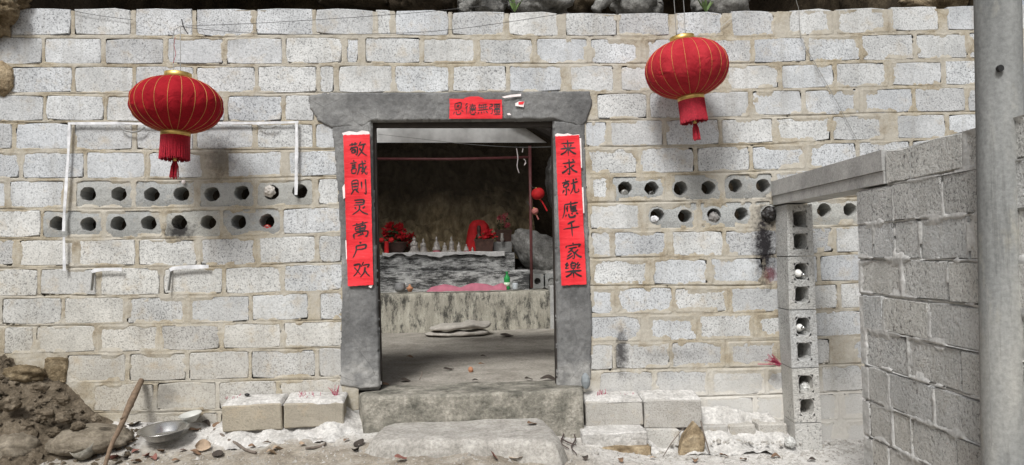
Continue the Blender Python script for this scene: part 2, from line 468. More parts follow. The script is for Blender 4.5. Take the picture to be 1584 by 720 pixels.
M_REDLEAF = plain('dry_reddish_leaf', (0.22, 0.095, 0.075), .85, .3, 25)
M_SACK = plain('grey_sackcloth', (0.42, 0.39, 0.345), .95, .25, 18, .6, 60)
M_CARDBD = plain('terracotta', (0.42, 0.20, 0.11), .8, .2, 25)
M_BULB = plain('white_glass_bulb', (0.80, 0.79, 0.76), .2, .05, 20)
M_BAG = plain('crumpled_clear_bag', (0.45, 0.45, 0.43), .3, .25, 60, .8, 60)
M_BLACK = plain('black_plastic', (0.012, 0.012, 0.012), .5, .1, 20)
M_LEAFGREEN = plain('fern_leaf', (0.10, 0.16, 0.05), .6, .3, 25)

def red_paper_mat():
    t = NT('red_paper', 0.6, 0.25)
    c = t.ramp(t.noise(6, 5, .6), [(0.3, (0.56, 0.014, 0.022)), (0.7, (0.76, 0.04, 0.05))])
    c = t.mix(t.maprange(t.noise(26, 5, .7, stretch=(.35, 1, 1.6)), .60, .72, 0, .35), c, (0.86, 0.16, 0.16))
    t.bump(t.noise(30, 4, .6, stretch=(.25, 1, 1.5)), .6, .008)
    return t.color(c)
M_REDPAPER = red_paper_mat()
def lantern_mat(name, c0, c1):
    t = NT(name, 0.85, 0.12)
    c = t.ramp(t.noise(7, 4, .6, vec=t.obj()), [(0.3, c0), (0.7, c1)])
    t.bump(t.noise(9, 3, .55, vec=t.obj(), dist=1.2), .6, .03)
    t.bump(t.noise(420, 2, .5, vec=t.obj()), .25, .002)
    return t.color(c)
M_LANTERN = lantern_mat('red_lantern_cloth', (0.21, 0.005, 0.011), (0.30, 0.010, 0.017))
M_LANTERN2 = lantern_mat('faded_red_lantern_cloth', (0.29, 0.014, 0.022), (0.40, 0.028, 0.038))
M_FRINGE = plain('red_fringe', (0.33, 0.010, 0.024), .7, .35, 90, objco=True)

# ================================================================== THE SETTING
# ---- ground heights
def xw(px): return P(px, 600, D).x
GX = [xw(p) for p in (-900, -200, 0, 60, 110, 160, 220, 340, 560, 720, 900, 1000, 1200, 1340, 1700, 2300)]
GW = [1.2, 0.85, .55, .46, .36, .30, .28, .26, .27, .27, .14, .06, .02, -.01, -.02, -.05]
GP = [.35, .18, .14, .13, .12, .12, .12, .14, .20, .215, .12, .03, -.01, -.02, -.04, -.1]
def ground_z(X, Y, rough=True):
    X = np.asarray(X, dtype=float); Y = np.asarray(Y, dtype=float)
    w = np.interp(X, GX, GW); p = np.interp(X, GX, GP)
    d = np.maximum(D - Y, 0)
    z = p + (w - p) * np.exp(-(d / .33) ** 1.3) - 0.03 * np.minimum(d, 12)
    if rough:
        near = np.exp(-np.maximum(d - 1.5, 0) / 2)
        z = z + near * (0.05 * (fbm(X, Y, 2.2, 4, 1) - .5) + .035 * (fbm(X, Y, 14, 3, 2) - .5))
        z = z + 0.25 * (fbm(X, Y, .2, 3, 4) - .5) * (1 - np.exp(-d / 8))
    return z
def axis(lo, a, b, hi, step, n):
    mid = np.arange(a, b + step / 2, step)
    t = np.linspace(0, 1, n + 1)[1:] ** 3
    return np.concatenate([(a - (a - lo) * t)[::-1], mid, b + (hi - b) * t])
gx = axis(-160, -4.6, 5.0, 160, .022, 22)
gy = axis(-220, 3.6, D + .25, D + .4, .022, 26)
GXm, GYm = np.meshgrid(gx, gy, indexing='ij')
V = np.stack([GXm, GYm, ground_z(GXm, GYm)], -1).reshape(-1, 3)
ground = np_mesh('ground', V, grid_faces(len(gx), len(gy)), M_GROUND)
tag(ground, kind='structure')

# ---- earth bank at the left
ex = np.arange(-5.2, xw(215), .02); ey = np.arange(4.3, D + .12, .02)
EX, EY = np.meshgrid(ex, ey, indexing='ij')
bw = np.interp(EX, [xw(p) for p in (-300, -60, 0, 60, 100, 130, 170, 215)], [1.4, .60, .50, .45, .38, .27, .13, -.05])
bd = np.clip((D - EY), 0, 2)
ez = ground_z(EX, EY, False) - .06 + bw * np.exp(-(bd / .42) ** 1.5) * .62
nn = fbm(EX + .3 * ez, EY + ez, 5, 5, 6); rid = 1 - np.abs(2 * fbm(EX, EY + .7 * ez, 9, 4, 9) - 1)
rid2 = 1 - np.abs(2 * fbm(EX + .4 * ez, EY * 1.2 + .9 * ez, 21, 4, 11) - 1)
ez = ez + (.20 * (nn - .5) + .12 * (rid - .8) + .07 * (rid2 - .8)) * np.clip(bw * 1.8, 0, 1)
V = np.stack([EX + .10 * (fbm(EY, ez, 7, 3, 3) - .5), EY, ez], -1).reshape(-1, 3)
bank = np_mesh('earth_bank', V, grid_faces(len(ex), len(ey)), M_EARTH)
tag(bank, kind='structure')

# ---- cave behind the wall: rock sheets pushed about by noise
def rock_sheet(o, u, v, nu, nv, amp, mat, seed=0, freq=.9, fine=.25):
    o, u, v = (np.array(a, dtype=float) for a in (o, u, v))
    a = np.linspace(0, 1, nu)[:, None, None]; b = np.linspace(0, 1, nv)[None, :, None]
    p = o + u * a + v * b
    n = np.cross(u, v); n /= np.linalg.norm(n)
    h = (fbm3(p + seed * 7.1, freq, 4, seed) - .5) * 2 * amp
    r = 1 - np.abs(2 * fbm3(p * 1.0 + seed, freq * 3.3, 4, seed + 5) - 1)
    h = h + (r - .7) * amp * fine * 2
    p = p + n * h[..., None]
    return p.reshape(-1, 3), grid_faces(nu, nv)
def join_sheets(name, sheets, mat):
    Vs, Qs, b = [], [], 0
    for v, q in sheets:
        Vs.append(v); Qs.append(q + b); b += len(v)
    return np_mesh(name, np.concatenate(Vs), np.concatenate(Qs), mat)
FLOOR_Z = 0.452
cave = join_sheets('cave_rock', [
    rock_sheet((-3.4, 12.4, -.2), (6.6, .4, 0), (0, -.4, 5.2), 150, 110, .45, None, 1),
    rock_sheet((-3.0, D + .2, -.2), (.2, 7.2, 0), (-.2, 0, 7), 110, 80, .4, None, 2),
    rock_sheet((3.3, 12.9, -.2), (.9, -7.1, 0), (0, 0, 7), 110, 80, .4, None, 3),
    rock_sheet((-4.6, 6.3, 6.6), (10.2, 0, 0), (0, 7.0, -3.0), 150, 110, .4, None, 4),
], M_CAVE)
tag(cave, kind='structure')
cliff = join_sheets('cliff', [
    rock_sheet((-12, 6.4, 6.5), (26, .3, 0), (0, .8, 8), 160, 60, .6, None, 5, .5),
    rock_sheet((-9, 7.2, -.6), (5.2, -1.1, 0), (0, .3, 5.6), 80, 80, .35, None, 6),
    rock_sheet((-4.35, D + .6, -.6), (-.9, -5.6, 0), (-.5, 0, 3.6), 90, 90, .35, None, 8),  # unseen left flank, added to darken the left of the wall
    rock_sheet((5.0, D + .4, -.6), (8, 1.2, 0), (0, .4, 5.6), 80, 70, .4, None, 7),
], M_CAVE)
tag(cliff, kind='structure')
fx = np.linspace(-3.2, 3.4, 150); fy = np.linspace(D + .12, 12.6, 160)
FX, FY = np.meshgrid(fx, fy, indexing='ij')
fz = FLOOR_Z - .004 + .03 * (fbm(FX, FY, 1.3, 4, 8) - .5) + .012 * (fbm(FX, FY, 9, 3, 3) - .5) - .02 * np.exp(-(FY - D - .12) / .05)
cfloor = np_mesh('cave_floor', np.stack([FX, FY, fz], -1).reshape(-1, 3), grid_faces(150, 160), M_FLOOR)
tag(cfloor, kind='structure')
def floor_z(X, Y):
    return float(FLOOR_Z - .004 + .03 * (fbm(X, Y, 1.3, 4, 8) - .5) + .012 * (fbm(X, Y, 9, 3, 3) - .5))

# ================================================================== THE BLOCK WALL
LX = [60, 333, 480, 960, 1150, 1400]
LY = [
 [14, 14, 14, 21.7, 18, 11], [56.7, 58, 56, 58, 59, 51], [101, 102, 100, 100, 100, 94], [145.7, 146, 145.7, 143, 140, 135],
 [189, 190, 190, 186, 182, 176], [233.5, 234, 231, 229, 225, 216], [278, 278, 275, 271, 267, 258], [324, 323, 319, 313.5, 310, 302],
 [369, 369, 363, 357, 355, 346], [414, 413, 407.5, 400, 398, 390], [459, 458, 452, 443.5, 443, 433], [503.5, 501, 497, 487, 485, 476],
 [548.5, 543, 538, 530, 527, 518], [595, 590, 586, 573, 570, 561], [640, 637, 632, 617, 613, 604], [684, 680, 676, 658, 655, 648], [728, 724, 720, 703, 702, 696]]
def jy(r, x):
    ys = LY[r]
    if x < LX[0]: return ys[0] + (x - LX[0]) * (ys[1] - ys[0]) / (LX[1] - LX[0])
    if x > LX[-1]: return ys[-1] + (x - LX[-1]) * (ys[-1] - ys[-2]) / (LX[-1] - LX[-2]) * .6
    return float(np.interp(x, LX, ys))
ROWS = {
 0: [[18, 112, 206, 301, 394, 486, 580, (604, 612), 696, 784, (862, 876), 956, (1034, 1046), (1118, 1132), (1197, 1222), 1291, 1376, (1450, 1466), 1540, 1625, 1710, 1795]],
 1: [[-30, 67, 160, 256, 348, 440, (528, 537), (553, 566), 652, 738, 827, 912, 995, 1080, 1164, 1249, 1332, 1416, 1498, 1583, 1668, 1750]],
 2: [[18, 113, 208, 302, 397, (489, 496), (516, 525), 608, 697, 785, (868, 882), (948, 962), 1040, (1114, 1122), 1207, 1292, 1375, 1460, 1545, 1630, 1715, 1795]],
 3: [[-25, 69, 163, 255, 350, 439, 486], [924, 1004, 1085, 1161, 1243, 1331, 1414, 1496, 1580, 1665, 1750]],
 4: [[-70, 22, 113, 208, 302, 395, 486, 519], [907, 942, 1028, 1114, 1199, 1286, (1366, 1388), 1465, 1550, 1635, 1720]],
 5: [[-60, 33, 132, 227, (313, 352), (436, 446), 522], [910, 988, 1076, 1162, 1247, 1327, 1410, 1495, 1580, 1665, 1750]],
 6: [[-80, 12, (98, 119), (203, 211), (301, 309), (391, 399), (482, 493), 525], [912, (942, 949), (1028, 1040), (1113, 1122), 1198, 1280, 1365, 1450, 1535, 1620, 1705]],
 7: [[-30, (62, 68), (157, 163), (249, 255), (340, 346), (432, 439), 527], [913, (988, 998), (1078, 1085), (1163, 1170), (1240, 1250), 1335, 1420, 1505, 1590, 1675, 1750]],
 8: [[-66, 26, 119, 212, 307, (395, 402), 490, 528], [914, 948, 1035, 1120, 1205, 1290, 1375, 1460, 1545, 1630, 1715]],
 9: [[-35, 60, 153, 250, 346, 437, 529], [915, 1007, 1097, 1182, 1267, 1352, 1437, 1522, 1607, 1692]],
 10: [[4, 98, 194, 290, 388, (476, 496), 530], [915, 953, 1042, 1128, 1213, 1299, 1384, 1469, 1554, 1639, 1724]],
 11: [[6, 53, 149, 247, 343, 437, 530], [914, (990, 1003), 1080, 1167, 1250, 1335, 1420, 1505, 1590, 1675]],
 12: [[103, 197, 290, 387, 490, 532], [914, 950, 1038, 1124, 1205, (1283, 1320), 1405, 1490, 1575, 1660]],
 13: [[145, 240, 337, 430, 532], [928, 1012, 1098, 1185, 1270, 1345, 1430, 1515, 1600, 1685]],
 14: [[195, 340, 435, 560], [903, 1000, 1088, 1168, 1215, 1300, 1385, 1470, 1555, 1640]],
 15: [[220, 330, 420, 510, 600], [903, 985, 1090, 1172, 1215, (1290, 1310), 1400, 1485, 1570]],
}
HOLES = [(136, 301), (184, 301), (235, 302), (281, 301), (328, 301), (374, 299), (420, 298), (464, 297),
         (89, 347), (137, 348), (183, 347), (230, 346), (277, 345), (322, 345), (369, 344), (413, 343),
         (967, 292), (1008, 292), (1053, 292), (1096, 291), (1138, 288), (1181, 288),
         (1017, 334), (1060, 335), (1105, 334), (1147, 332), (1190, 330), (1230, 328), (1275, 326), (1315, 325)]
HOLES_W = [P(x, y, D) for x, y in HOLES]
wall = empty('block_wall', (xw(720), D, 0))
tag(wall, 'long pale cement block wall with tan mortar, a doorway and two rows of round holes', 'wall')
WO = Vector((xw(720), D, 0))
RECTS = []            # cx, cz, half a, half b, angle
def make_block(quad, mat, holes, depth=.10):
    # quad: tl, tr, br, bl in wall plane
    c = sum(quad, Vector()) / 4
    ex_ = ((quad[1] - quad[0]) + (quad[2] - quad[3])) / 2; a = ex_.length / 2
    ez_ = ((quad[0] - quad[3]) + (quad[1] - quad[2])) / 2; b = ez_.length / 2
    a += .004; b += .003
    ang = math.atan2(ex_.z, ex_.x)
    RECTS.append((c.x, c.z, a, b, ang))
    off = random.uniform(-.0025, .0025); tx = random.uniform(-.006, .006); tz = random.uniform(-.012, .012)
    ca, sa = math.cos(ang), math.sin(ang)
    def W(u, v, dpt):
        return Vector((c.x + u * ca - v * sa - WO.x, -(off) - u * tx - v * tz + dpt, c.z + u * sa + v * ca - WO.z))
    vs, fs = [], []
    hs_ = [((h.x - c.x) * ca + (h.z - c.z) * sa, -(h.x - c.x) * sa + (h.z - c.z) * ca) for h in holes]
    if not hs_:
        k = [-1, -.45, .4, 1]
        outl = [(u, -1) for u in (-1, -.4, .35)] + [(1, v) for v in (-1, -.2, .3)][0:3] + [(u, 1) for u in (1, .4, -.3)] + [(-1, v) for v in (1, .25, -.3)]
        n = len(outl)
        ring_o, ring_i = [], []
        for (u, v) in outl:
            corner = abs(u) == 1 and abs(v) == 1
            sh = random.uniform(.002, .011) if corner else 0
            ju, jv = random.uniform(-.004, .004), random.uniform(-.004, .004)
            uu = u * a - math.copysign(sh, u) * (abs(u) == 1) + ju; vv = v * b - math.copysign(sh, v) * (abs(v) == 1) + jv
            ring_o.append(W(uu, vv, random.uniform(.004, .009)))
            ring_i.append(W(uu - (math.copysign(.005, u) if abs(u) == 1 else 0), vv - (math.copysign(.005, v) if abs(v) == 1 else 0), random.uniform(-.001, .002)))
        vs = ring_i + ring_o + [v + Vector((0, depth, 0)) for v in ring_o]
        fs = [tuple(range(n))] + [(i, n + i, n + (i+1) % n, (i+1) % n) for i in range(n)] + [(n+i, 2*n+i, 2*n+(i+1) % n, n+(i+1) % n) for i in range(n)]
    else:
        r0 = 11.6 / sc_at(D)
        cuts = sorted(hs_)
        edges = [-a] + [(cuts[i][0] + cuts[i+1][0]) / 2 for i in range(len(cuts)-1)] + [a]
        N = 20
        for hi, (hu, hv) in enumerate(cuts):
            u0, u1 = edges[hi], edges[hi + 1]
            sq, ci, ci2, dp = [], [], [], []
            wob = [random.uniform(-.06, .06) for _ in range(N)]
            flat = random.uniform(.86, .96)
            for k in range(N):
                t = 2 * math.pi * (k + .5) / N
                cu, cv = math.cos(t), math.sin(t)
                # square boundary point
                m = max(abs(cu), abs(cv)); su, sv = cu / m, cv / m
                uu = hu + (su * (u1 - hu) if su > 0 else su * (hu - u0)); vv = hv + (sv * (b - hv) if sv > 0 else sv * (hv + b))
                sq.append(W(uu, vv, 0.001 + .008 * (abs(sv) > .99)))
                rr = r0 * (1 + wob[k]); cvv = cv * rr * (flat if cv < 0 else 1)
                ci.append(W(hu + cu * rr, hv + cvv, 0.0))
                ci2.append(W(hu + cu * rr * .96, hv + cvv * .96, .006))
                dp.append(W(hu + cu * rr * .9, hv + cvv * .9, .18))
            bs = len(vs)
            vs += sq + ci + ci2 + dp + [s + Vector((0, depth, 0)) for s in sq]
            for k in range(N):
                k2 = (k + 1) % N
                fs += [(bs+k, bs+k2, bs+N+k2, bs+N+k), (bs+N+k, bs+N+k2, bs+2*N+k2, bs+2*N+k), (bs+2*N+k, bs+2*N+k2, bs+3*N+k2, bs+3*N+k), (bs+k2, bs+k, bs+4*N+k, bs+4*N+k2)]
    fs = [tuple(reversed(f)) for f in fs]
    o = mesh_obj('hollow_block' if hs_ else 'block', vs, fs, mat, wall)
    bm = bmesh.new(); bm.from_mesh(o.data); bmesh.ops.recalc_face_normals(bm, faces=bm.faces); bm.to_mesh(o.data); bm.free()
    if hs_:
        # open shell: make sure the face looks at the viewer
        if sum(p.normal.y * p.area for p in o.data.polygons if abs(p.normal.y) > .9 and p.center.y < .05) > 0:
            o.data.flip_normals()
    return o
for r, segs in ROWS.items():
    for seg in segs:
        for i in range(len(seg) - 1):
            xl = seg[i][1] if isinstance(seg[i], tuple) else seg[i] + (3.2 if i else 0) + random.uniform(-.6, 1.2)
            xr = seg[i+1][0] if isinstance(seg[i+1], tuple) else seg[i+1] - (3.2 if i + 1 < len(seg) - 1 else 0) - random.uniform(-.6, 1.2)
            g0, g1 = random.uniform(2.0, 3.4), random.uniform(2.0, 3.4)
            if r == 0: g0 = 0
            q = [P(xl, jy(r, xl) + g0, D), P(xr, jy(r, xr) + g0, D), P(xr, jy(r+1, xr) - g1, D), P(xl, jy(r+1, xl) - g1, D)]
            hl = [h for h, (hx, hy) in zip(HOLES_W, HOLES) if xl < hx < xr and jy(r, hx) < hy < jy(r+1, hx)]
            make_block(q, M_HOLLOW if hl else M_BLOCK, hl)

# mortar between and smeared over the blocks: one height field
STEP = .0055
x0, x1 = xw(-90), xw(1760)
mx = np.arange(x0, x1, STEP); mz = np.arange(-.12, P(300, 12, D).z + .03, STEP)
MX, MZ = np.meshgrid(mx, mz, indexing='ij')
SD = np.full(MX.shape, .25, dtype=np.float32)
for cx, cz, a, b, ang in RECTS:
    m = .14
    i0 = max(0, int((cx - a - m - x0) / STEP)); i1 = min(len(mx), int((cx + a + m - x0) / STEP) + 2)
    j0 = max(0, int((cz - b - m - mz[0]) / STEP)); j1 = min(len(mz), int((cz + b + m - mz[0]) / STEP) + 2)
    if i1 <= i0 or j1 <= j0: continue
    dx = MX[i0:i1, j0:j1] - cx; dz = MZ[i0:i1, j0:j1] - cz
    u = np.abs(dx * math.cos(ang) + dz * math.sin(ang)) - a; v = np.abs(-dx * math.sin(ang) + dz * math.cos(ang)) - b
    u += .018; v += .018
    s = np.hypot(np.maximum(u, 0), np.maximum(v, 0)) + np.minimum(np.maximum(u, v), 0) - .018
    SD[i0:i1, j0:j1] = np.minimum(SD[i0:i1, j0:j1], s)
n_lo = fbm(MX, MZ, 2.1, 3, 1); n_mid = fbm(MX, MZ, 11, 4, 2); n_hi = fbm(MX, MZ, 60, 3, 5)
inside = np.maximum(-SD, 0)
# how freely the mason smeared mortar: more right of the door, less at top left
free = .35 + .55 * np.clip((MX - .2) / 1.2, 0, 1) + .25 * np.clip((2.0 - MZ) / 1.0, 0, 1) * (MX < 0)
n_sm = fbm(MX, MZ, 5.5, 4, 7)
smear = np.clip((.5 * n_sm + .3 * n_mid + .2 * n_lo - .545 + .085 * free) / .07, 0, 1) * free * .075
reach = .002 + .006 * n_mid + smear
h = np.where(SD > 0, -.0005 + .006 * (n_mid - .40), .004 - .012 * (inside / np.maximum(reach, .002)))
h = np.minimum(h, .006 + .004 * n_mid)
h += .004 * (n_hi - .5)
# open cracks and raked joints
for r in range(1, 16):
    zl = np.interp(mx, [P(x, 300, D).x for x in (-90, 60, 333, 480, 960, 1150, 1400, 1760)],
                   [P(x, jy(r, x) + random.uniform(-2.2, 2.2), D).z for x in (-90, 60, 333, 480, 960, 1150, 1400, 1760)])
    wob = .010 * (fbm(mx, mx * 0 + r, 5, 4, r) - .5)
    on = np.clip((fbm(mx, mx * 0 + 9.3 * r, 1.3, 3, r + 2) - .50) / .06, 0, 1)
    dd = np.abs(MZ - (zl + wob)[:, None])
    h -= on[:, None] * .010 * np.clip(1 - dd / .0062, 0, 1)
hm = np.full(MX.shape, True)
for hw in HOLES_W:
    hm &= np.hypot(MX - hw.x, MZ - hw.z) > .064
# door opening and the plastered frame
dl, dr_, dt = P(575, 400, D).x, P(868, 400, D).x, P(700, 165, D).z
hm &= ~((MX > dl - .1) & (MX < dr_ + .1) & (MZ < dt))
for i_t, (px_, ytop) in enumerate(((-90, 14), (18, 14))): pass
topz = np.interp(mx, [P(x, 14, D).x for x in (-90, 12, 14, 60, 480, 960, 1150, 1400, 1760)], [P(x, y, D).z for x, y in ((-90, 54), (12, 54), (14, 16), (60, 15), (480, 15), (960, 22), (1150, 19), (1400, 12), (1760, 4))])
keep = (h > -.012) & hm & (MZ < topz[:, None] - .004 + .012 * (n_mid[:, :] - .5))
V = np.stack([MX - WO.x, -h + 0 * MX, MZ - WO.z], -1).reshape(-1, 3)
i_ = np.arange(len(mx) - 1)[:, None] * len(mz) + np.arange(len(mz) - 1)[None, :]
Q = np.stack([i_, i_ + len(mz), i_ + len(mz) + 1, i_ + 1], -1).reshape(-1, 4)
kk = (keep[:-1, :-1] & keep[1:, :-1] & keep[1:, 1:] & keep[:-1, 1:]).reshape(-1)
V, Q = compact(V, Q[kk])
np_mesh('mortar', V, Q, M_MORTAR, wall)
# back of the wall, inside the cave
mb = MB()
zt = P(700, 17, D).z
for za, zb in ((-.2, P(300, 370, D).z), (P(1000, 268, D).z, zt)):
    mb.box((x0, D + .19, za), (P(572, 400, D).x - .05, D + .205, zb)); mb.box((P(866, 400, D).x + .05, D + .19, za), (x1, D + .205, zb))
mb.box((P(572, 400, D).x - .05, D + .19, P(700, 150, D).z), (P(866, 400, D).x + .05, D + .205, zt))
mb.box((x0, D + .012, zt - .05), (x1, D + .189, zt - .02))
for v in mb.v: v -= WO
mb.build('back_face', M_MORTAR, wall)

# plastered door surround: lintel and two jambs
def plaster_patch(name, poly, core, parent, h0=.016, seed=0):
    W = [P(x, y, D) for x, y in poly]
    px_ = [w.x for w in W]; pz_ = [w.z for w in W]
    st = .008
    ax = np.arange(min(px_) - .04, max(px_) + .04, st); az = np.arange(min(pz_) - .04, max(pz_) + .04, st)
    AX, AZ = np.meshgrid(ax, az, indexing='ij')
    ins = np.zeros(AX.shape, bool); dist = np.full(AX.shape, 9.0)
    n = len(W)
    for i in range(n):
        xa, za, xb, zb = px_[i], pz_[i], px_[(i+1) % n], pz_[(i+1) % n]
        cond = ((za > AZ) != (zb > AZ)) & (AX < (xb - xa) * (AZ - za) / (zb - za + 1e-12) + xa)
        ins ^= cond
        ll = (xb - xa) ** 2 + (zb - za) ** 2 + 1e-12
        t = np.clip(((AX - xa) * (xb - xa) + (AZ - za) * (zb - za)) / ll, 0, 1)
        dist = np.minimum(dist, np.hypot(AX - xa - t * (xb - xa), AZ - za - t * (zb - za)))
    sdp = np.where(ins, dist, -dist) + .007 * (fbm(AX, AZ, 32, 4, seed) - .5) * 2
    hh = np.where(sdp > 0, h0 * np.clip(sdp / .010, 0, 1) ** .5, -.02) + .008 * (fbm(AX, AZ, 5, 4, seed + 1) - .5) * np.clip(sdp / .02, 0, 1)
    # trowel ridges and lost patches
    hh += .008 * (fbm(AX, AZ, 34, 3, seed + 2) - .5)
    kp = sdp > -.010
    V = np.stack([AX - WO.x, -hh, AZ - WO.z], -1).reshape(-1, 3)
    q = grid_faces(len(ax), len(az))
    ii = (kp[:-1, :-1] & kp[1:, :-1] & kp[1:, 1:] & kp[:-1, 1:]).reshape(-1)
    V, q = compact(V, q[ii])
    V = [tuple(v) for v in V]; q = [tuple(int(j) for j in f) for f in q]
    # solid concrete behind
    b0 = len(V)
    cw = [P(x, y, D) - WO for x, y in core]
    V += [(w.x, .004, w.z) for w in cw] + [(w.x, .215, w.z) for w in cw]
    q += [(b0+3, b0+2, b0+1, b0), (b0+4, b0+5, b0+6, b0+7)] + [(b0+k, b0+(k+1) % 4, b0+4+(k+1) % 4, b0+4+k) for k in range(4)]
    o = mesh_obj(name, V, q, M_PLASTER, parent, True)
    return o
surround = bpy.data.objects.new('door_surround', None); link(surround, wall)
surround['label'] = 'grey cement plaster surround of the doorway'
plaster_patch('lintel', [(476, 149), (500, 144), (700, 143), (912, 141), (917, 160), (908, 188), (900, 196), (870, 190), (856, 185), (720, 187), (574, 188), (566, 196), (512, 198), (492, 188), (480, 168)], [(478, 146), (914, 143), (902, 185.6), (490, 188.6)], surround, .015, 3)
plaster_patch('jamb', [(513, 196), (574, 188), (578, 330), (584, 470), (588, 600), (560, 602), (526, 596), (529, 430), (524, 320), (518, 240)], [(530, 189), (573.4, 189), (586, 604), (533, 604)], surround, .013, 6)
plaster_patch('jamb', [(857, 187), (904, 192), (908, 300), (913, 420), (916, 500), (914, 585), (905, 600), (863, 600), (861, 430), (858, 300)], [(857.6, 187), (900, 187), (905, 602), (864.6, 602)], surround, .013, 9)
# dark timber door frame standing inside the opening
mb = MB()
def vpost(xa, xb, y0_, y1_, Y0, Y1, out):
    a, b, c, d = P(xa[0], y0_, Y0), P(xa[1], y0_, Y0), P(xb[1], y1_, Y0), P(xb[0], y1_, Y0)
    dv = Vector((0, Y1 - Y0, 0))
    vs = [d, c, c + dv, d + dv]; ts = [a, b, b + dv, a + dv]
    out.hexa([v - WO for v in vs], [v - WO for v in ts])
doorframe = bpy.data.objects.new('door_frame', None); link(doorframe, wall)
for xa, xb in (((570, 581), (580, 590.5)), ((854, 862), (861, 869))):
    mb = MB(); vpost(xa, xb, 196, 598, D + .06, D + .14, mb); mb.build('post', M_WOODDARK, doorframe)
mb = MB(); vpost((560, 880), (560, 880), 184, 196, D + .06, D + .14, mb); mb.build('head_rail', M_WOODDARK, doorframe)

# ================================================================== SIDE WALL WITH ITS DOORWAY
P0 = P(1200, 500, D)
sdir = ray(800, 395); sdir.z = 0; sdir.normalize()          # along the side wall, away from the viewer
snrm = Vector((-sdir.y, sdir.x, 0))                          # faces the courtyard (left)
if snrm.x > 0: snrm = -snrm
def PS(x, y): return PL(x, y, P0, snrm)
side = empty('side_wall', (P0.x, P0.y, 0))
tag(side, 'grey cement block side wall with narrow doorway, running out beside the concrete pole', 'wall')
SO = Vector((P0.x, P0.y, 0))
def s_pt(t, z, dep=0.0): return P0 - sdir * t + Vector((0, 0, z - P0.z)) - snrm * dep - SO   # t metres toward the viewer
def side_t(x): return -(PS(x, 400) - P0).dot(sdir)
t_jamb = side_t(1327); t_end = 2.95
zs = [1.915, 1.725, 1.537, 1.345, 1.155, .965, .77, .58, .385, .19, 0.0, -.2]
pxj = {0: [1374, 1414, 1497, 1600], 1: [1327, 1384, 1461, 1560, 1650], 2: [1327, 1352, 1384, 1424, 1499, 1600], 3: [1330, 1394, 1465, 1548, 1640], 4: [1333, 1364, 1434, 1530, 1620],
       5: [1336, 1400, 1480, 1580], 6: [1338, 1368, 1437, 1530, 1620], 7: [1338, 1372, 1402, 1470, 1560], 8: [1340, 1365, 1430, 1520, 1600], 9: [1340, 1390, 1460, 1560], 10: [1340, 1368, 1430, 1520, 1600]}
SROWS = []
for r in range(11):
    js = [side_t(x) for x in pxj[r]]
    js = [min(j, t_end) for j in js]
    js[0] = max(js[0], t_jamb) if r else js[0]
    for i in range(len(js) - 1):
        if js[i+1] - js[i] < .02: continue
        g = .004
        z1, z0_ = zs[r] - random.uniform(.002, .006), zs[r+1] + random.uniform(.002, .006)
        ta, tb = js[i] + g, js[i+1] - g
        off = random.uniform(-.006, .004)
        if r == 0: z1 -= random.uniform(0, .03)
        SROWS.append((ta, tb, z0_, z1))
        outl = []
        for (u, v) in [(0, 0), (.35, 0), (.7, 0), (1, 0), (1, .5), (1, 1), (.6, 1), (.3, 1), (0, 1), (0, .5)]:
            outl.append((ta + (tb - ta) * u + random.uniform(-.004, .004), z0_ + (z1 - z0_) * v + random.uniform(-.004, .004) - (random.uniform(0, .02) if r == 0 and v == 1 else 0), u, v))
        n = len(outl)
        vi = [s_pt(t + (.008 if u == 0 else -.008 if u == 1 else 0), z + (.006 if v == 0 else -.006 if v == 1 else 0), off + random.uniform(-.001, .002)) for t, z, u, v in outl]
        vo = [s_pt(t, z, off + .012) for t, z, u, v in outl]
        vb = [s_pt(t, z, .19) for t, z, u, v in outl]
        fs = [tuple(range(n))] + [(k, n+k, n+(k+1) % n, (k+1) % n) for k in range(n)] + [(n+k, 2*n+k, 2*n+(k+1) % n, n+(k+1) % n) for k in range(n)] + [tuple(2*n + k for k in range(n-1, -1, -1))]
        mesh_obj('block', vi + vo + vb, fs, M_SIDE, side)
# grey mortar: a core behind the faces and a smeared height field over the joints
mb = MB()
mb.add([s_pt(t, z, d) for d in (.016, .18) for t, z in ((t_jamb + .006, -.2), (t_end - .004, -.2), (t_end - .004, 1.895), (side_t(1374), 1.895), (side_t(1374), 1.725), (t_jamb + .006, 1.725))],
       [(0, 1, 2, 3, 4, 5), (11, 10, 9, 8, 7, 6)] + [(i, (i+1) % 6, 6 + (i+1) % 6, 6 + i) for i in range(6)])
M_GREYMORTAR = conc_mat('grey_mortar', (0.34, 0.34, 0.33), (0.58, 0.575, 0.555), 14)
mb.build('core', M_GREYMORTAR, side)
st_ = .007
ta_ = np.arange(t_jamb + .01, t_end - .01, st_); za_ = np.arange(-.19, 1.89, st_)
TA, ZA = np.meshgrid(ta_, za_, indexing='ij'); SS = np.full(TA.shape, .1)
for (ta, tb, z0_, z1_) in SROWS:
    u = np.abs(TA - (ta + tb) / 2) - (tb - ta) / 2; v = np.abs(ZA - (z0_ + z1_) / 2) - (z1_ - z0_) / 2
    SS = np.minimum(SS, np.maximum(u, v))
ns_ = fbm(TA, ZA, 6, 4, 3); nm_ = fbm(TA, ZA, 16, 4, 5)
rch = .003 + .02 * np.clip((ns_ - .42) / .12, 0, 1) + .03 * np.clip((.6 * ns_ + .4 * nm_ - .56) / .05, 0, 1)
hh_ = np.where(SS > 0, .003 + .006 * (nm_ - .4), .006 - .014 * (-SS) / rch) + .004 * (fbm(TA, ZA, 50, 3, 6) - .5)
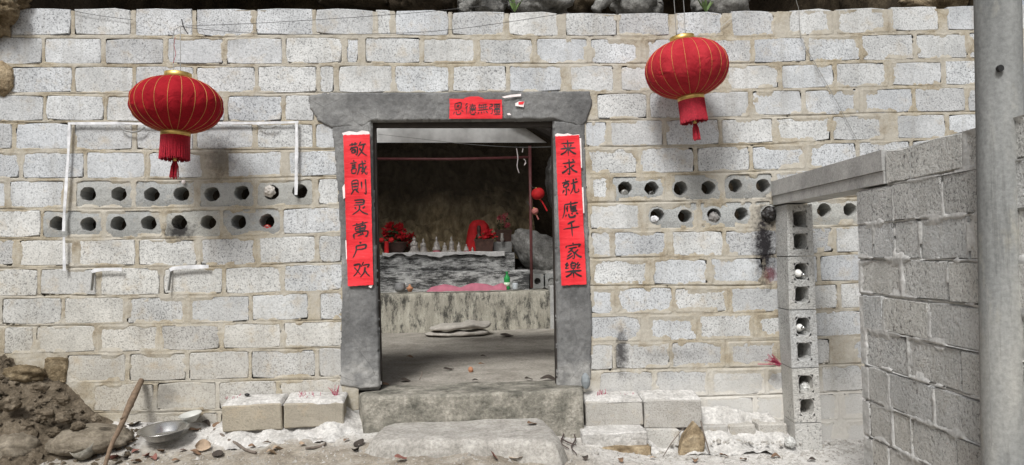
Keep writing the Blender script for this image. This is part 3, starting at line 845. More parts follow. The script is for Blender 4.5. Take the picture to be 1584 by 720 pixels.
for r in range(1, 11):
    on_ = np.clip((fbm(ta_, ta_ * 0 + 3.7 * r, 2.2, 3, r) - .46) / .05, 0, 1)
    wb_ = zs[r] - .006 + .012 * (fbm(ta_, ta_ * 0 + r, 6, 3, r + 1) - .5)
    hh_ -= on_[:, None] * .018 * np.clip(1 - np.abs(ZA - wb_[:, None]) / .007, 0, 1)
kp_ = (hh_ > -.012) & ~((TA < side_t(1376)) & (ZA > 1.72))
base_ = np.array(s_pt(0, 0)); tv_ = np.array(-sdir); nv_ = np.array(snrm)
V = base_ + TA[..., None] * tv_ + ZA[..., None] * np.array((0, 0, 1.0)) + hh_[..., None] * nv_
q = grid_faces(len(ta_), len(za_)); ii = (kp_[:-1, :-1] & kp_[1:, :-1] & kp_[1:, 1:] & kp_[:-1, 1:]).reshape(-1)
V, q = compact(V.reshape(-1, 3), q[ii])
np_mesh('mortar', V, q, M_GREYMORTAR, side)
# cast lintel over the side doorway
lt = side_t(1372)
mb = MB()
def lint(t0, t1, z0_, z1_, d0, d1):
    mb.hexa([s_pt(t0, z0_, d0), s_pt(t1, z0_, d0), s_pt(t1, z0_, d1), s_pt(t0, z0_, d1)], [s_pt(t0, z1_, d0), s_pt(t1, z1_, d0), s_pt(t1, z1_, d1), s_pt(t0, z1_, d1)])
lint(.02, lt, 1.735, 1.80, -.004, .19); lint(.02, lt, 1.802, 1.91, -.012, .186)
o = mb.build('lintel', M_CONC, side)
# pillar of hollow blocks set on end
PYF = D - .26
def pillar_block(y0_, y1_, cells, base=False):
    zt_ = P(1225, y0_, PYF).z; zb_ = P(1225, y1_, PYF).z
    # front face corners follow the lean of the pillar
    def fx_(y, side_): return np.interp(y, [313, 500, 705], [1217, 1221, 1232] if side_ == 0 else [1256, 1263, 1273])
    def lx_(y): return np.interp(y, [313, 500, 705], [1199, 1204, 1216])
    FT = [P(fx_(y0_, 0), y0_, PYF), P(fx_(y0_, 1), y0_, PYF)]; FB = [P(fx_(y1_, 0), y1_, PYF), P(fx_(y1_, 1), y1_, PYF)]
    BT = [P(lx_(y0_), y0_, D - .012), None]; BB = [P(lx_(y1_), y1_, D - .012), None]
    for A in (FT, FB):
        for i in range(2): A[i] = A[i].copy()
    zt_, zb_ = FT[0].z - .003, FB[0].z + .003
    FT[0].z = FT[1].z = zt_; FB[0].z = FB[1].z = zb_
    w = FT[1] - FT[0]
    bt0 = Vector((BT[0].x, D - .012, zt_)); bb0 = Vector((BB[0].x, D - .012, zb_))
    vs = []; fs = []
    def quad(a, b, c, d):
        n = len(vs); vs.extend([a, b, c, d]); fs.append((n, n+1, n+2, n+3))
    def fp(u, v, dep=0.0):     # u 0..1, v 0 bottom..1 top
        p = FB[0].lerp(FB[1], u).lerp(FT[0].lerp(FT[1], u), v)
        return p + Vector((0, dep, 0))
    vs_, us_ = [0.0], [0, .22, .78, 1]
    rows = [0]
    for c0, c1 in cells: rows += [c0, c1]
    rows.append(1)
    for i in range(len(rows) - 1):
        for j in range(3):
            if j == 1 and i % 2 == 1:
                u0, u1, v0, v1 = .22, .78, rows[i], rows[i+1]
                ju = [random.uniform(-.03, .03) for _ in range(4)]; jv = [random.uniform(-.015, .015) for _ in range(4)]
                c = [(u0, v0), (u1, v0), (u1, v1), (u0, v1)]
                N = 16
                ring_s, ring_c, ring_d = [], [], []
                for k in range(N):
                    t = 2 * math.pi * (k + .5) / N; cu, cv = math.cos(t), math.sin(t); m = max(abs(cu), abs(cv))
                    su, sv = cu / m, cv / m
                    e = (abs(cu) ** 7 + abs(cv) ** 7) ** (1 / 7); ru, rv = cu / e, cv / e
                    wob = 1 + random.uniform(-.06, .03)
                    uc, vc = (u0 + u1) / 2, (v0 + v1) / 2; hu, hv = (u1 - u0) / 2, (v1 - v0) / 2
                    ring_s.append(fp(uc + su * hu, vc + sv * hv)); ring_c.append(fp(uc + ru * hu * .93 * wob, vc + rv * hv * .95 * wob, .002))
                    ring_d.append(fp(uc + ru * hu * .8, vc + rv * hv * .82, .19))
                b0 = len(vs); vs.extend(ring_s + ring_c + ring_d)
                for k in range(N):
                    k2 = (k + 1) % N
                    fs.append((b0+k, b0+k2, b0+N+k2, b0+N+k)); fs.append((b0+N+k, b0+N+k2, b0+2*N+k2, b0+2*N+k))
                fs.append(tuple(b0 + 2*N + k for k in range(N)))
            else:
                quad(fp(us_[j], rows[i]), fp(us_[j+1], rows[i]), fp(us_[j+1], rows[i+1]), fp(us_[j], rows[i+1]))
    br = lambda p: Vector((p.x, D - .012, p.z))
    quad(bb0, fp(0, 0), fp(0, 1), bt0)
    quad(fp(1, 0), br(fp(1, 0)), br(fp(1, 1)), fp(1, 1))
    quad(fp(0, 1), fp(1, 1), br(fp(1, 1)), bt0)
    quad(bb0, br(fp(1, 0)), fp(1, 0), fp(0, 0))
    o = mesh_obj('pillar_block', [v - SO for v in vs], fs, M_SIDE, side)
    bm = bmesh.new(); bm.from_mesh(o.data); bmesh.ops.remove_doubles(bm, verts=bm.verts, dist=.0005); bm.to_mesh(o.data); bm.free()
CELL = [(.12, .44), (.55, .88)]
for a, b in ((316, 397), (397, 480), (480, 570), (570, 655)): pillar_block(a, b, CELL)
pillar_block(655, 712, [])

# ================================================================== CONCRETE POLE
PY = 2.86
pole = empty('utility_pole', (0, 0, 0))
pb = P(1556, 720, PY); pt = P(1543, 0, PY)
ax_ = (pt - pb).normalized()
foot = pb + ax_ * ((-.35 - pb.z) / ax_.z)
pole.location = foot
tag(pole, 'round grey concrete utility pole standing at the right edge of the yard', 'pole')
L = 7.5
mb = MB()
N = 40
pts = [ax_ * (L * k / 30) for k in range(31)]
mb.tube(pts, [.0835 - .006 * k / 30 for k in range(31)], N)
mb.build('shaft', M_POLE, pole, True)
hp = P(1547, 106, PY - .079)
mb = MB(); mb.lathe([(.011, -.004), (.0125, .0), (.0125, .012), (.009, .012)], 14)
o = mb.build('bolt_hole', M_BLACK, pole); o.rotation_euler = (math.radians(90), 0, 0); o.location = hp - foot + Vector((0, .006, 0))
mb = MB()
mb.tube([P(x, y, PY - .079) - foot for x, y in ((1526, 440), (1528, 500), (1530.5, 560), (1531, 600), (1533, 650), (1534, 690))], .0014, 6)
mb.build('earthing_wire', M_WIRE, pole)

# ================================================================== STEPS
def irregular_slab(name, top, zt, zb, mat, label, cat, edge=.02, amp=.012, step=.03, seed=1, worn=False):
    """stone with a polygonal plan (list of (x, y)), rounded rim and uneven faces"""
    n = len(top); c = Vector((sum(p[0] for p in top) / n, sum(p[1] for p in top) / n, 0))
    rim = []
    for i in range(n):
        a = Vector((*top[i], 0)); b = Vector((*top[(i+1) % n], 0))
        k = max(2, int((b - a).length / step))
        for j in range(k): rim.append(a.lerp(b, j / k))
    m = len(rim)
    rings = []
    zh = zt - zb
    prof_ = ((1.05, zb), (1.04, zb + zh * .25), (1.02, zb + zh * .45), (1.0, zb + zh * .62), (.975, zb + zh * .80), (.94, zb + zh * .92), (.88, zt), (.6, zt), (.3, zt)) if worn else None
    for (s, z) in prof_ or ((1.0, zb), (1.0, zb + zh * .3), (1.0, zb + zh * .55), (1.0, zt - edge * 1.1), (.985, zt - edge * .4), (.95, zt - .002), (.8, zt), (.55, zt), (.25, zt)):
        rings.append([Vector(((p.x - c.x) * s, (p.y - c.y) * s, z)) for p in rim])
    vs = [v for r in rings for v in r] + [Vector((0, 0, zt))]
    A = np.array([(v.x + c.x, v.y + c.y, v.z) for v in vs])
    d1 = fbm3(A + seed * 3.3, 6, 4, seed) - .5; d2 = fbm3(A + 11 + seed, 6, 4, seed + 2) - .5; d3 = fbm3(A + 23, 5, 4, seed + 4) - .5
    vs = [Vector((v.x + amp * 3 * a_, v.y + amp * 3 * b_, v.z + amp * 2 * c_)) for v, a_, b_, c_ in zip(vs, d1, d2, d3)]
    fs = []
    for i in range(len(rings) - 1):
        for k in range(m): fs.append((i*m + k, i*m + (k+1) % m, (i+1)*m + (k+1) % m, (i+1)*m + k))
    b = (len(rings) - 1) * m
    for k in range(m): fs.append((b + k, b + (k+1) % m, len(vs) - 1))
    o = mesh_obj(name, vs, fs, mat, None, True); o.location = (c.x, c.y, 0)
    bm = bmesh.new(); bm.from_mesh(o.data); bmesh.ops.recalc_face_normals(bm, faces=bm.faces); bm.to_mesh(o.data); bm.free()
    return tag(o, label, cat)
yf = D - .26
irregular_slab('threshold_stone', [(P(562, 640, yf).x, yf), (P(902, 640, yf).x, yf + .01), (P(900, 610, D).x, D - .03), (P(866, 600, D).x, D - .005), (P(868, 600, D).x, D + .22), (P(582, 600, D).x, D + .22), (P(583, 600, D).x, D - .005), (P(556, 600, D).x, D - .03)][::1],
               .462, .10, M_STONE, 'rough mossy threshold stone at the foot of the doorway', 'step', .02, .014, .025, 2)
ts = [PZ(x, y, .28) for x, y in ((568, 678), (588, 657), (625, 645), (700, 641), (838, 642), (860, 660), (869, 676), (862, 684), (720, 680), (590, 684))]
irregular_slab('step_slab', [(p.x, p.y) for p in ts], .28, .12, M_SLAB, 'flat worn stone slab lying in front of the threshold', 'step', .05, .016, .025, 5, True)

# ================================================================== LOOSE BLOCKS AT THE WALL FOOT
def rough_block(name, cen, size, rotz, mat, label, cat, tilt=(0, 0), group=None, amp=.004, seed=0):
    bm = bmesh.new()
    bmesh.ops.create_cube(bm, size=1)
    for v in bm.verts: v.co = Vector((v.co.x * size[0], v.co.y * size[1], (v.co.z + .5) * size[2]))
    bmesh.ops.subdivide_edges(bm, edges=bm.edges[:], cuts=6, use_grid_fill=True)
    bmesh.ops.bevel(bm, geom=[e for e in bm.edges if len(e.link_faces) == 2 and e.calc_face_angle(0) > .8], offset=.008, segments=1, affect='EDGES')
    A = np.array([v.co[:] for v in bm.verts]) + np.array(cen) * 1.7 + seed
    dx = fbm3(A, 9, 4, 2) - .5; dy = fbm3(A + 4, 9, 4, 4) - .5; dz = fbm3(A + 9, 9, 4, 6) - .5
    for v, a, b, c in zip(bm.verts, dx, dy, dz): v.co += Vector((a, b, c)) * amp * 4
    m = bpy.data.meshes.new(name); bm.to_mesh(m); bm.free(); m.materials.append(mat)
    o = link(bpy.data.objects.new(name, m)); o.location = cen; o.rotation_euler = (tilt[0], tilt[1], rotz)
    return tag(o, label, cat, group)
def foot_block(xl, xr, yt, yb, d0, mat, label, rot=0, tilt=(0, 0), depth=.19, cat='block', name='loose_block', amp=.004, ash=True):
    """block whose front face spans those pixels at d0 metres before the wall"""
    a, b, c = P(xl, yt, D - d0), P(xr, yt, D - d0), P(xl, yb, D - d0)
    w = b.x - a.x; h_ = a.z - c.z
    o = rough_block(name, ((a.x + b.x) / 2, D - d0 + depth / 2, c.z), (w, depth, h_), rot, mat, label, cat, tilt, None, amp, xl)
    return o, (a.x, b.x, a.z)
def ash_cap(o, x_a, x_b, z, y0_, y1_, seed=0):
    xs = np.arange(x_a - .004, x_b + .004, .009); ys = np.arange(y0_, y1_, .009)
    X, Y = np.meshgrid(xs, ys, indexing='ij')
    e = np.minimum(np.minimum(X - xs[0], xs[-1] - X), np.minimum(Y - ys[0], ys[-1] - Y))
    Z = z - .012 + .024 * np.clip(e / .02, 0, 1) ** .5 + .03 * (fbm(X, Y, 9, 4, seed) - .5) * np.clip(e / .02, 0, 1) + .03 * np.clip((Y - y0_) / (y1_ - y0_), 0, 1)
    V = np.stack([X, Y, Z], -1).reshape(-1, 3)
    inv = (Matrix.Translation(o.location) @ o.rotation_euler.to_matrix().to_4x4()).inverted()
    V = np.array([tuple(inv @ Vector(v)) for v in V])
    return np_mesh('ash_layer', V, grid_faces(len(xs), len(ys)), M_ASH, o)
for k, (a, yt, b, yb, dd, mt, lab, ash) in enumerate((
        (343, 628, 435.5, 669, .24, M_LOOSE, 'grey cement block lying at the wall foot beside the small bowl', 1),
        (438, 625, 531, 664, .23, M_LOOSE, 'cement block half buried in pale ash left of the threshold, incense stubs on top', 1),
        (905, 622, 994, 662, .20, M_WHITEBLOCK, 'ash dusted cement block at the wall foot just right of the threshold', 1),
        (997, 620, 1085, 664, .20, M_WHITEBLOCK, 'whitened cement block at the wall foot, second one right of the threshold', 1),
        (1086, 660, 1128, 704, .17, M_WHITEBLOCK, 'narrow whitened block piece on the ground below the wall, left of the square piece', 0),
        (1129, 659, 1169, 703, .17, M_WHITEBLOCK, 'square whitened block piece at wall foot, second from the hollow block pillar', 0),
        (1172, 656, 1216, 702, .17, M_WHITEBLOCK, 'whitened block piece leaning against the foot of the hollow block pillar', 0))):
    o, (xa, xb, zt) = foot_block(a, b, yt, yb, dd, mt, lab, random.uniform(-.05, .05), (random.uniform(-.03, .03), random.uniform(-.03, .03)), amp=.006)
    if ash: ash_cap(o, xa, xb, zt, D - dd + .004, D - .005, k)
o, _ = foot_block(900, 1000, 668, 704, .34, M_ASH, 'low ash caked block lying on the ground in front of the whitened blocks', .03, (.1, 0), .2, amp=.008)
o, _ = foot_block(930, 1008, 694, 716, .40, M_TANROCK, 'low tan stone half covered by ash at the bottom of the picture', -.03, (0, 0), .12, amp=.008)
o, _ = foot_block(1000, 1052, 668, 704, .27, M_WHITEBLOCK, 'short ash covered block piece left of the broken tan stone', .05, (-.1, 0), .16, amp=.007)
# broken tan stone, five sided
a = [P(x, y, D - .36) for x, y in ((1048, 710), (1091, 712), (1090, 672), (1076, 656), (1058, 678))]
mb = MB(); n = 5
bk = [v + Vector((.02, .13, 0)) for v in a]
mb.add(a + bk, [tuple(range(n)), tuple(range(2*n-1, n-1, -1))] + [(i, (i+1) % n, n + (i+1) % n, n + i) for i in range(n)])
o = mb.build('broken_stone', M_TANROCK)
bm = bmesh.new(); bm.from_mesh(o.data); bmesh.ops.recalc_face_normals(bm, faces=bm.faces); bmesh.ops.bevel(bm, geom=bm.edges[:], offset=.008, segments=1, affect='EDGES')
bmesh.ops.subdivide_edges(bm, edges=bm.edges[:], cuts=3, use_grid_fill=True)
for v in bm.verts: v.co += Vector([mnoise.noise(v.co * 14 + Vector((k * 9, 0, 0))) for k in range(3)]) * .006
bm.to_mesh(o.data); bm.free()
tag(o, 'upright broken tan stone with a peaked top among the whitened blocks', 'stone')

# ash heaped against the wall foot
def ash_drift(name, X0, X1, Yfront, hgt, seed, label):
    xs = np.arange(X0, X1, .014); ys = np.arange(Yfront, D - .004, .014)
    X, Y = np.meshgrid(xs, ys, indexing='ij')
    base = ground_z(X, Y)
    e = np.clip(np.minimum((X - X0), (X1 - X)) / .18, 0, 1)
    t = np.clip((Y - Yfront) / (D - Yfront), 0, 1)
    Z = base - .012 + e * (hgt * t ** 1.4 * (.5 + fbm(X, Y, 4, 4, seed)) + .09 * (fbm(X, Y, 11, 5, seed + 2) - .45))
    o = np_mesh(name, np.stack([X, Y, Z], -1).reshape(-1, 3), grid_faces(len(xs), len(ys)), M_ASH)
    return tag(o, kind='stuff', label=label, cat='ash')
ash_drift('ash_drift', xw(330), xw(575), D - .42, .13, 4, 'pale lime and ash heaped along the wall foot left of the threshold')
ash_drift('ash_drift', xw(890), xw(1225), D - .38, .22, 9, 'white ash heaped along the wall foot right of the threshold')

# ================================================================== ROCKS
def rock(name, cen, rad, mat, label, cat='rock', sub=3, amp=.35, freq=2.2, seed=0, group=None, flat=1.0, kind=None, rot=0):
    bm = bmesh.new(); bmesh.ops.create_icosphere(bm, subdivisions=sub, radius=1)
    A = np.array([v.co[:] for v in bm.verts])
    n1 = fbm3(A + seed * 5.7 + 20, freq * .5, 4, seed) - .5
    r2 = 1 - np.abs(2 * fbm3(A + seed * 2.9 + 40, freq * 1.2, 4, seed + 3) - 1)
    r3 = 1 - np.abs(2 * fbm3(A * 1.3 + seed * 1.9 + 60, freq * 3.1, 4, seed + 6) - 1)
    for v, a, b, c_ in zip(bm.verts, n1, r2, r3): v.co *= 1 + amp * 2.4 * a + amp * .8 * (b - .7) + amp * .38 * (c_ - .7)
    for v in bm.verts: v.co = Vector((v.co.x * rad[0], v.co.y * rad[1], v.co.z * rad[2]))
    m = bpy.data.meshes.new(name); bm.to_mesh(m); bm.free(); m.materials.append(mat)
    m.polygons.foreach_set('use_smooth', [sub > 3] * len(m.polygons))
    o = link(bpy.data.objects.new(name, m)); o.location = cen; o.rotation_euler = (0, 0, rot)
    return tag(o, label, cat, group, kind)
def gpt(x, y, up=0.0):
    """the spot of ground seen at that pixel"""
    d = ray(x, y).normalized()
    t = 3.0
    while t < 9:
        p = CAM + d * t
        if p.y > D - .03: return P(x, y, D - .03)
        if p.z < float(ground_z(p.x, p.y)): return Vector((p.x, p.y, float(ground_z(p.x, p.y)) + up))
        t += .01
    return PZ(x, y, 0)
p = gpt(130, 700); rock('boulder', p + Vector((0, .05, .06)), (.24, .20, .085), M_DUSTSTONE, 'rounded mossy boulder at the foot of the earth bank', sub=4, amp=.32, freq=3, seed=2)
p = gpt(20, 700); rock('rock', p + Vector((0, .02, .02)), (.15, .13, .09), M_DUSTSTONE, 'dark grey rock at the bottom left corner', sub=4, freq=3, seed=5)
p = P(38, 578, D - .06); rock('rock', p, (.12, .07, .06), M_BROWNROCK, 'tan rock wedged under the last block at the left end', sub=4, amp=.45, freq=4, seed=8)
p = P(83, 590, D - .01); rough_block('stone', (p.x, D + .02, p.z), (.15, .09, .16), .05, M_BROWNROCK, 'square tan stone filling the broken lower left end of the wall', 'stone', (.05, .08), None, .012)
p = P(8, 25, D - .05); rock('rock_outcrop', p + Vector((-.12, .02, .10)), (.23, .18, .20), M_BROWNROCK, 'craggy tan rock at the top left beside the wall end', sub=5, amp=.55, freq=5, seed=3)
p = P(4, 122, D); rock('rock', p, (.075, .05, .11), M_TANROCK, 'small cracked tan stone set in the left end of the wall', seed=4, amp=.3, sub=4, freq=4)
p = P(906, 590, D - .10); rock('rock', p, (.032, .03, .055), plain('blue_grey_stone', (0.20, 0.22, 0.23), .8, .2, 20, .3), 'small blue grey stone wedged beside the right end of the threshold', 'stone', seed=6, amp=.3, sub=2)
for k, (x, y, r_) in enumerate(((70, 640, .05), (40, 660, .06), (96, 618, .045), (100, 645, .05), (120, 660, .035), (15, 625, .06), (60, 600, .05), (84, 668, .04), (30, 690, .05), (150, 648, .03))):
    q = P(x, y, D - .25 - .12 * random.random()); rock('rock', q, (r_, r_ * .8, r_ * .7), M_EARTH, 'lump of brown earth and stone in the bank at the left', seed=20 + k, sub=3, amp=.7, freq=4, group='lumps in the earth bank')
# rocks behind the wall top
for k, (x, w, hh_, mt, lab) in enumerate(((650, .26, .22, M_CAVE, 'dark rock just above the wall top left of the roots'), (745, .17, .26, M_GREYROCK, 'pale grey rock rising above the wall top over the doorway'), (842, .25, .22, M_GREYROCK, 'rough grey rock above the wall top right of the doorway'), (905, .16, .2, M_CAVE, 'brown rock between the grey rocks above the wall'), (985, .20, .26, M_GREYROCK, 'furrowed grey rock above the wall, left of the right lantern'), (1115, .22, .28, M_GREYROCK, 'smooth grey rock above the wall, right of the right lantern'), (1462, .34, .16, M_TANROCK, 'tan rock above the wall top beside the pole'), (560, .3, .16, M_CAVE, 'low dark rock above the wall top, left of the pale root'))):
    q = P(x, 2, D + .55); rock('rock', q + Vector((0, 0, .0)), (w, .22, hh_ * .7), mt, lab, sub=4, amp=.45, freq=4.5, seed=31 + k)
rootpts = [((715, 18), (724, 8), (735, -4), (742, -30)), ((920, 18), (930, 6), (945, -4), (965, -22)), ((1010, 20), (1018, 6), (1012, -8), (1020, -30)), ((1085, 18), (1080, 4), (1090, -12), (1085, -30)), ((610, 13), (635, 5), (660, -6), (700, -20)), ((870, 20), (860, 8), (868, -4), (850, -28))]
for k, pp in enumerate(rootpts):
    mb = MB(); path = smooth_path([P(x, y, D + .3 + .06 * k) for x, y in pp], 5)
    mb.tube(path, [.035 + .02 * random.random() for _ in path], 9, jitter=.2)
    o = mb.build('root', M_GREYROCK, None, True)
    tag(o, 'gnarled grey root above the wall top, ' + ('over the left half of the doorway', 'halfway between the doorway and the right lantern', 'just left of the right lantern cord', 'just right of the right lantern cord', 'the leftmost one, left of the doorway', 'over the right jamb of the doorway')[k], 'root', 'roots above the wall')
for k, x in enumerate((796, 1092)):
    base_ = P(x, 20, D + .16)
    e = empty('fern', base_); tag(e, ('small green fern tuft above the wall over the doorway', 'pale green leaf tuft above the wall right of the lantern cord')[k], 'plant')
    for j in range(9):
        a = random.uniform(0, 6.28); ln = random.uniform(.06, .13)
        tip = Vector((math.cos(a) * ln * .7, math.sin(a) * ln * .4 - .02, ln)); sd_ = Vector((-math.sin(a), math.cos(a), 0)) * .012
        mesh_obj('leaf', [Vector(), tip * .5 + sd_, tip, tip * .5 - sd_], [(0, 1, 2, 3)], M_LEAFGREEN, e)

# ================================================================== RED PAPER BANNERS
GLY = {
'jing': "5,22 48,18|18,10 20,30|36,8 34,28|18,34 8,52|14,42 46,38 44,80 36,76|16,54 18,72|16,54 34,52 33,70|18,70 33,69|66,8 54,34|60,28 94,22|82,26 72,60 48,92|58,44 74,72 97,92",
'cheng': "22,6 28,12|6,22 42,18|12,34 36,31|12,45 36,42|12,56 14,84|12,56 36,54 34,80|14,82 34,80|50,30 90,24|54,32 52,60 42,90|54,50 70,48 68,72 62,68|70,8 76,50 86,82 95,88 95,74|92,40 80,66 66,88|84,8 90,16",
'ze': "12,12 14,66|12,12 44,10 43,66|14,28 42,27|14,45 42,44|14,64 42,62|20,68 6,90|36,68 48,84|64,18 65,62|86,6 88,90 78,84",
'ling': "22,10 72,8 70,36|26,24 68,22|20,38 72,35|24,50 32,62|80,46 66,58|50,40 46,66 10,94|50,62 66,80 96,94",
'wan': "8,16 92,12|32,4 34,24|66,2 62,22|24,28 27,56|24,28 76,26 73,54|26,41 74,40|27,54 74,53|50,27 50,76|14,64 16,94|14,64 88,62 86,92 78,88|34,80 62,76|58,68 70,80",
'hu': "44,4 54,12|24,26 78,22 74,46|26,48 74,45|26,26 24,56 6,94",
'huan': "8,24 44,20 30,60 6,88|12,36 28,56 46,80|64,6 50,36|60,26 94,22 84,40|72,36 66,66 44,94|72,58 82,76 98,92",
'lai': "14,24 86,18|28,32 36,46|70,28 60,44|8,54 92,48|50,4 51,94|48,54 32,74 8,88|53,54 70,72 94,84",
'qiu': "14,30 84,24|50,6 51,90 40,84|24,44 34,56|46,58 28,74 8,86|78,40 62,52|54,50 70,70 94,84|68,8 78,16",
'jiu': "24,4 30,12|6,20 48,16|14,30 16,48|14,30 40,28 39,46|16,47 40,45|28,50 28,90 20,86|16,60 8,78|38,58 46,72|54,34 94,28|70,8 68,56 50,92|76,40 76,84 96,86 96,70|82,10 90,18",
'ying': "50,2 56,10|16,16 92,12|18,18 16,56 4,92|36,24 26,44|32,36 32,60|54,20 46,36|52,30 52,60|54,32 84,29|54,42 82,40|54,50 82,48|54,60 88,57|68,28 68,58|26,72 20,88|38,70 44,90 70,90 70,80|54,66 60,76|80,68 90,80",
'qian': "72,6 30,22|6,48 94,42|52,16 53,94",
'jia': "50,2 54,10|16,16 12,30|16,18 88,14 80,28|28,34 74,30|52,34 24,56|42,44 56,64 54,92 44,88|44,60 18,78|50,74 14,94|80,42 62,58|58,54 74,76 96,90",
'le': "48,2 42,12|38,14 40,42|38,14 62,12 60,40|40,27 60,26|40,41 60,39|22,8 10,22 22,24|26,18 8,42 28,38|80,6 70,20 82,22|88,16 70,40 90,36|6,60 94,54|50,46 51,96|46,60 30,78 8,90|54,60 70,76 94,88",
'en': "26,6 28,52|26,6 74,4 72,50|36,24 64,22|50,12 48,28 36,44|50,28 62,42|28,51 72,49|22,66 14,86|36,64 42,90 70,90 72,78|52,60 58,70|80,62 94,78",
'de': "24,4 6,26|26,24 8,46|18,38 19,92|40,18 92,14|64,4 62,26|42,30 44,46|42,30 88,28 86,44|56,30 57,44|72,29 72,44|43,45 87,44|38,56 94,53|40,66 36,86|50,64 54,88 78,88 78,78|62,60 68,70|84,64 94,78",
'wu': "28,4 12,26|20,16 84,12|10,34 92,30|8,56 94,52|26,20 27,56|42,18 43,56|58,17 58,55|74,16 73,54|18,68 10,88|38,68 42,84|58,66 64,82|76,64 92,84",
'jiang': "8,10 30,8 28,26|8,28 28,26|10,28 8,46 30,44 26,84 16,78|40,8 96,5|46,16 48,40|46,16 88,14 86,38|47,27 87,26|67,15 67,39|48,39 86,38|40,48 96,45|46,54 48,80|46,54 88,52 86,78|47,66 87,65|67,53 67,79|48,79 86,78|38,92 98,89",
}
def banner(name, corners, Yp, chars, vertical, label, seed, charsize, wid=9.5):
    tl, tr, br_, bl = [P(x, y, Yp) for x, y in corners]
    c0 = (tl + tr + br_ + bl) / 4
    e = empty(name, c0); tag(e, label, 'banner')
    def wr(u, v):
        x = u * (tr - tl).length; z = v * (tl - bl).length
        a = fbm(np.array(x * .35 + seed), np.array(z * 1.4), 9, 3, seed) - .5 if vertical else fbm(np.array(x * .35 + seed), np.array(z * 2.2), 9, 3, seed) - .5
        lift = .006 * max(0, abs(u - .5) * 2 - .9) * 10 * float(vn(np.array(z), np.array(seed * 1.0), 9, 2))
        return float(a) * .014 + lift
    def at(u, v, up=0.0):        # v from top
        p = tl.lerp(tr, u).lerp(bl.lerp(br_, u), v)
        return p - Vector((0, wr(u, v) + up, 0)) - c0
    nu, nv = (14, 70) if vertical else (44, 16)
    vs = []
    for i in range(nu):
        for j in range(nv):
            u, v = i / (nu - 1), j / (nv - 1)
            if i in (0, nu - 1): u += .012 * (random.random() - .5)
            if j in (0, nv - 1): v += .004 * (random.random() - .5)
            vs.append(at(u, v))
    f = [tuple(int(k) for k in q) for q in grid_faces(nu, nv)]
    f = [tuple(reversed(q)) for q in f]
    mesh_obj('paper', vs, f, M_REDPAPER, e, True)
    W_ = (tr - tl).length; H_ = (tl - bl).length
    for ci, (g, cu, cv) in enumerate(chars):
        mv, mf = [], []
        slant = random.uniform(-.03, .06)
        for st in GLY[g].split('|'):
            pts = [Vector((float(q.split(',')[0]), float(q.split(',')[1]), 0)) for q in st.split()]
            path = smooth_path(pts, 5) if len(pts) > 2 else [pts[0].lerp(pts[1], k / 5) + Vector((random.uniform(-1, 1), random.uniform(-1, 1), 0)) * .8 for k in range(6)]
            n = len(path); w0 = wid * random.uniform(.85, 1.25); hor = abs(pts[-1].x - pts[0].x) > abs(pts[-1].y - pts[0].y)
            for k, q in enumerate(path):
                t = k / (n - 1)
                d = (path[min(k+1, n-1)] - path[max(k-1, 0)]).normalized()
                nr = Vector((-d.y, d.x, 0))
                w = w0 * ((.75 + .35 * t) if hor else (1.05 - .55 * t)) * (.55 if k == 0 else 1) * (.5 if k == n - 1 else 1) * random.uniform(.9, 1.1)
                for sgn in (-1, 1):
                    qq = q + nr * w * .5 * sgn
                    lx = (qq.x - 50) / 100 * charsize[0]; ly = (qq.y - 50) / 100 * charsize[1] - lx * slant * 3
                    mv.append(at(cu + lx / W_, cv + ly / H_, .0016))
            b = len(mv) - 2 * n
            for k in range(n - 1): mf.append((b + 2*k, b + 2*k + 1, b + 2*k + 3, b + 2*k + 2))
        mesh_obj('character', mv, mf, M_INK, e)
    return e, at
YB = D - .034
s_ = sc_at(D)
c, at_ = banner('couplet_banner', [(531, 209), (572, 208), (577.5, 441), (538, 443)], YB, [(g, .54, v) for g, v in zip(('jing', 'cheng', 'ze', 'ling', 'wan', 'hu', 'huan'), (.098, .222, .35, .482, .635, .765, .895))], True,
       'tall red paper couplet with seven black characters left of the doorway', 3, (28 / s_, 26 / s_))
def scraps(e, pts_list, mat, Y, name='paper_remnant'):
    for pts in pts_list:
        w = [P(x, y, Y) - e.location for x, y in pts]
        mesh_obj(name, w, [tuple(range(len(w)))[::-1]], mat, e)
scraps(c, [[(529, 206), (540, 203), (552, 205), (560, 202), (571, 204), (572, 209), (531, 210)], [(529.5, 290), (533.5, 284), (534.5, 306), (531, 308)], [(534, 372), (537, 372), (538, 400), (535.5, 402)], [(572, 441), (577, 441), (574, 446), (570, 444)]], M_OLDPAPER, D - .029)
c, at_ = banner('couplet_banner', [(859, 211), (896, 209), (907, 440), (868.5, 442)], YB, [(g, u, v) for g, u, v in zip(('lai', 'qiu', 'jiu', 'ying', 'qian', 'jia', 'le'), (.50, .52, .52, .5, .5, .52, .5), (.085, .21, .345, .50, .625, .775, .90))], True,
       'tall red paper couplet with seven black characters right of the doorway', 5, (28 / s_, 27 / s_))
scraps(c, [[(858, 209), (862, 206.5), (872, 208), (878, 206.5), (886, 209), (896, 208), (897, 212), (860, 213)], [(896, 214), (899, 214), (900.5, 260), (898, 260)], [(900, 290), (902.5, 290), (904, 330), (901.5, 330)]], M_OLDPAPER, D - .029)
c, at_ = banner('door_banner', [(695.5, 153), (776.5, 154.5), (777, 184), (695, 184)], D - .038, [(g, u, .52) for g, u in zip(('en', 'de', 'wu', 'jiang'), (.16, .40, .63, .86))], False,
       'small red paper banner with four black characters above the doorway', 8, (19 / s_, 20 / s_), 8.0)
scraps(c, [[(718, 152), (728, 149.5), (740, 149.5), (748, 152.5), (748, 155), (718, 155)]], M_REDPAPER, D - .035)
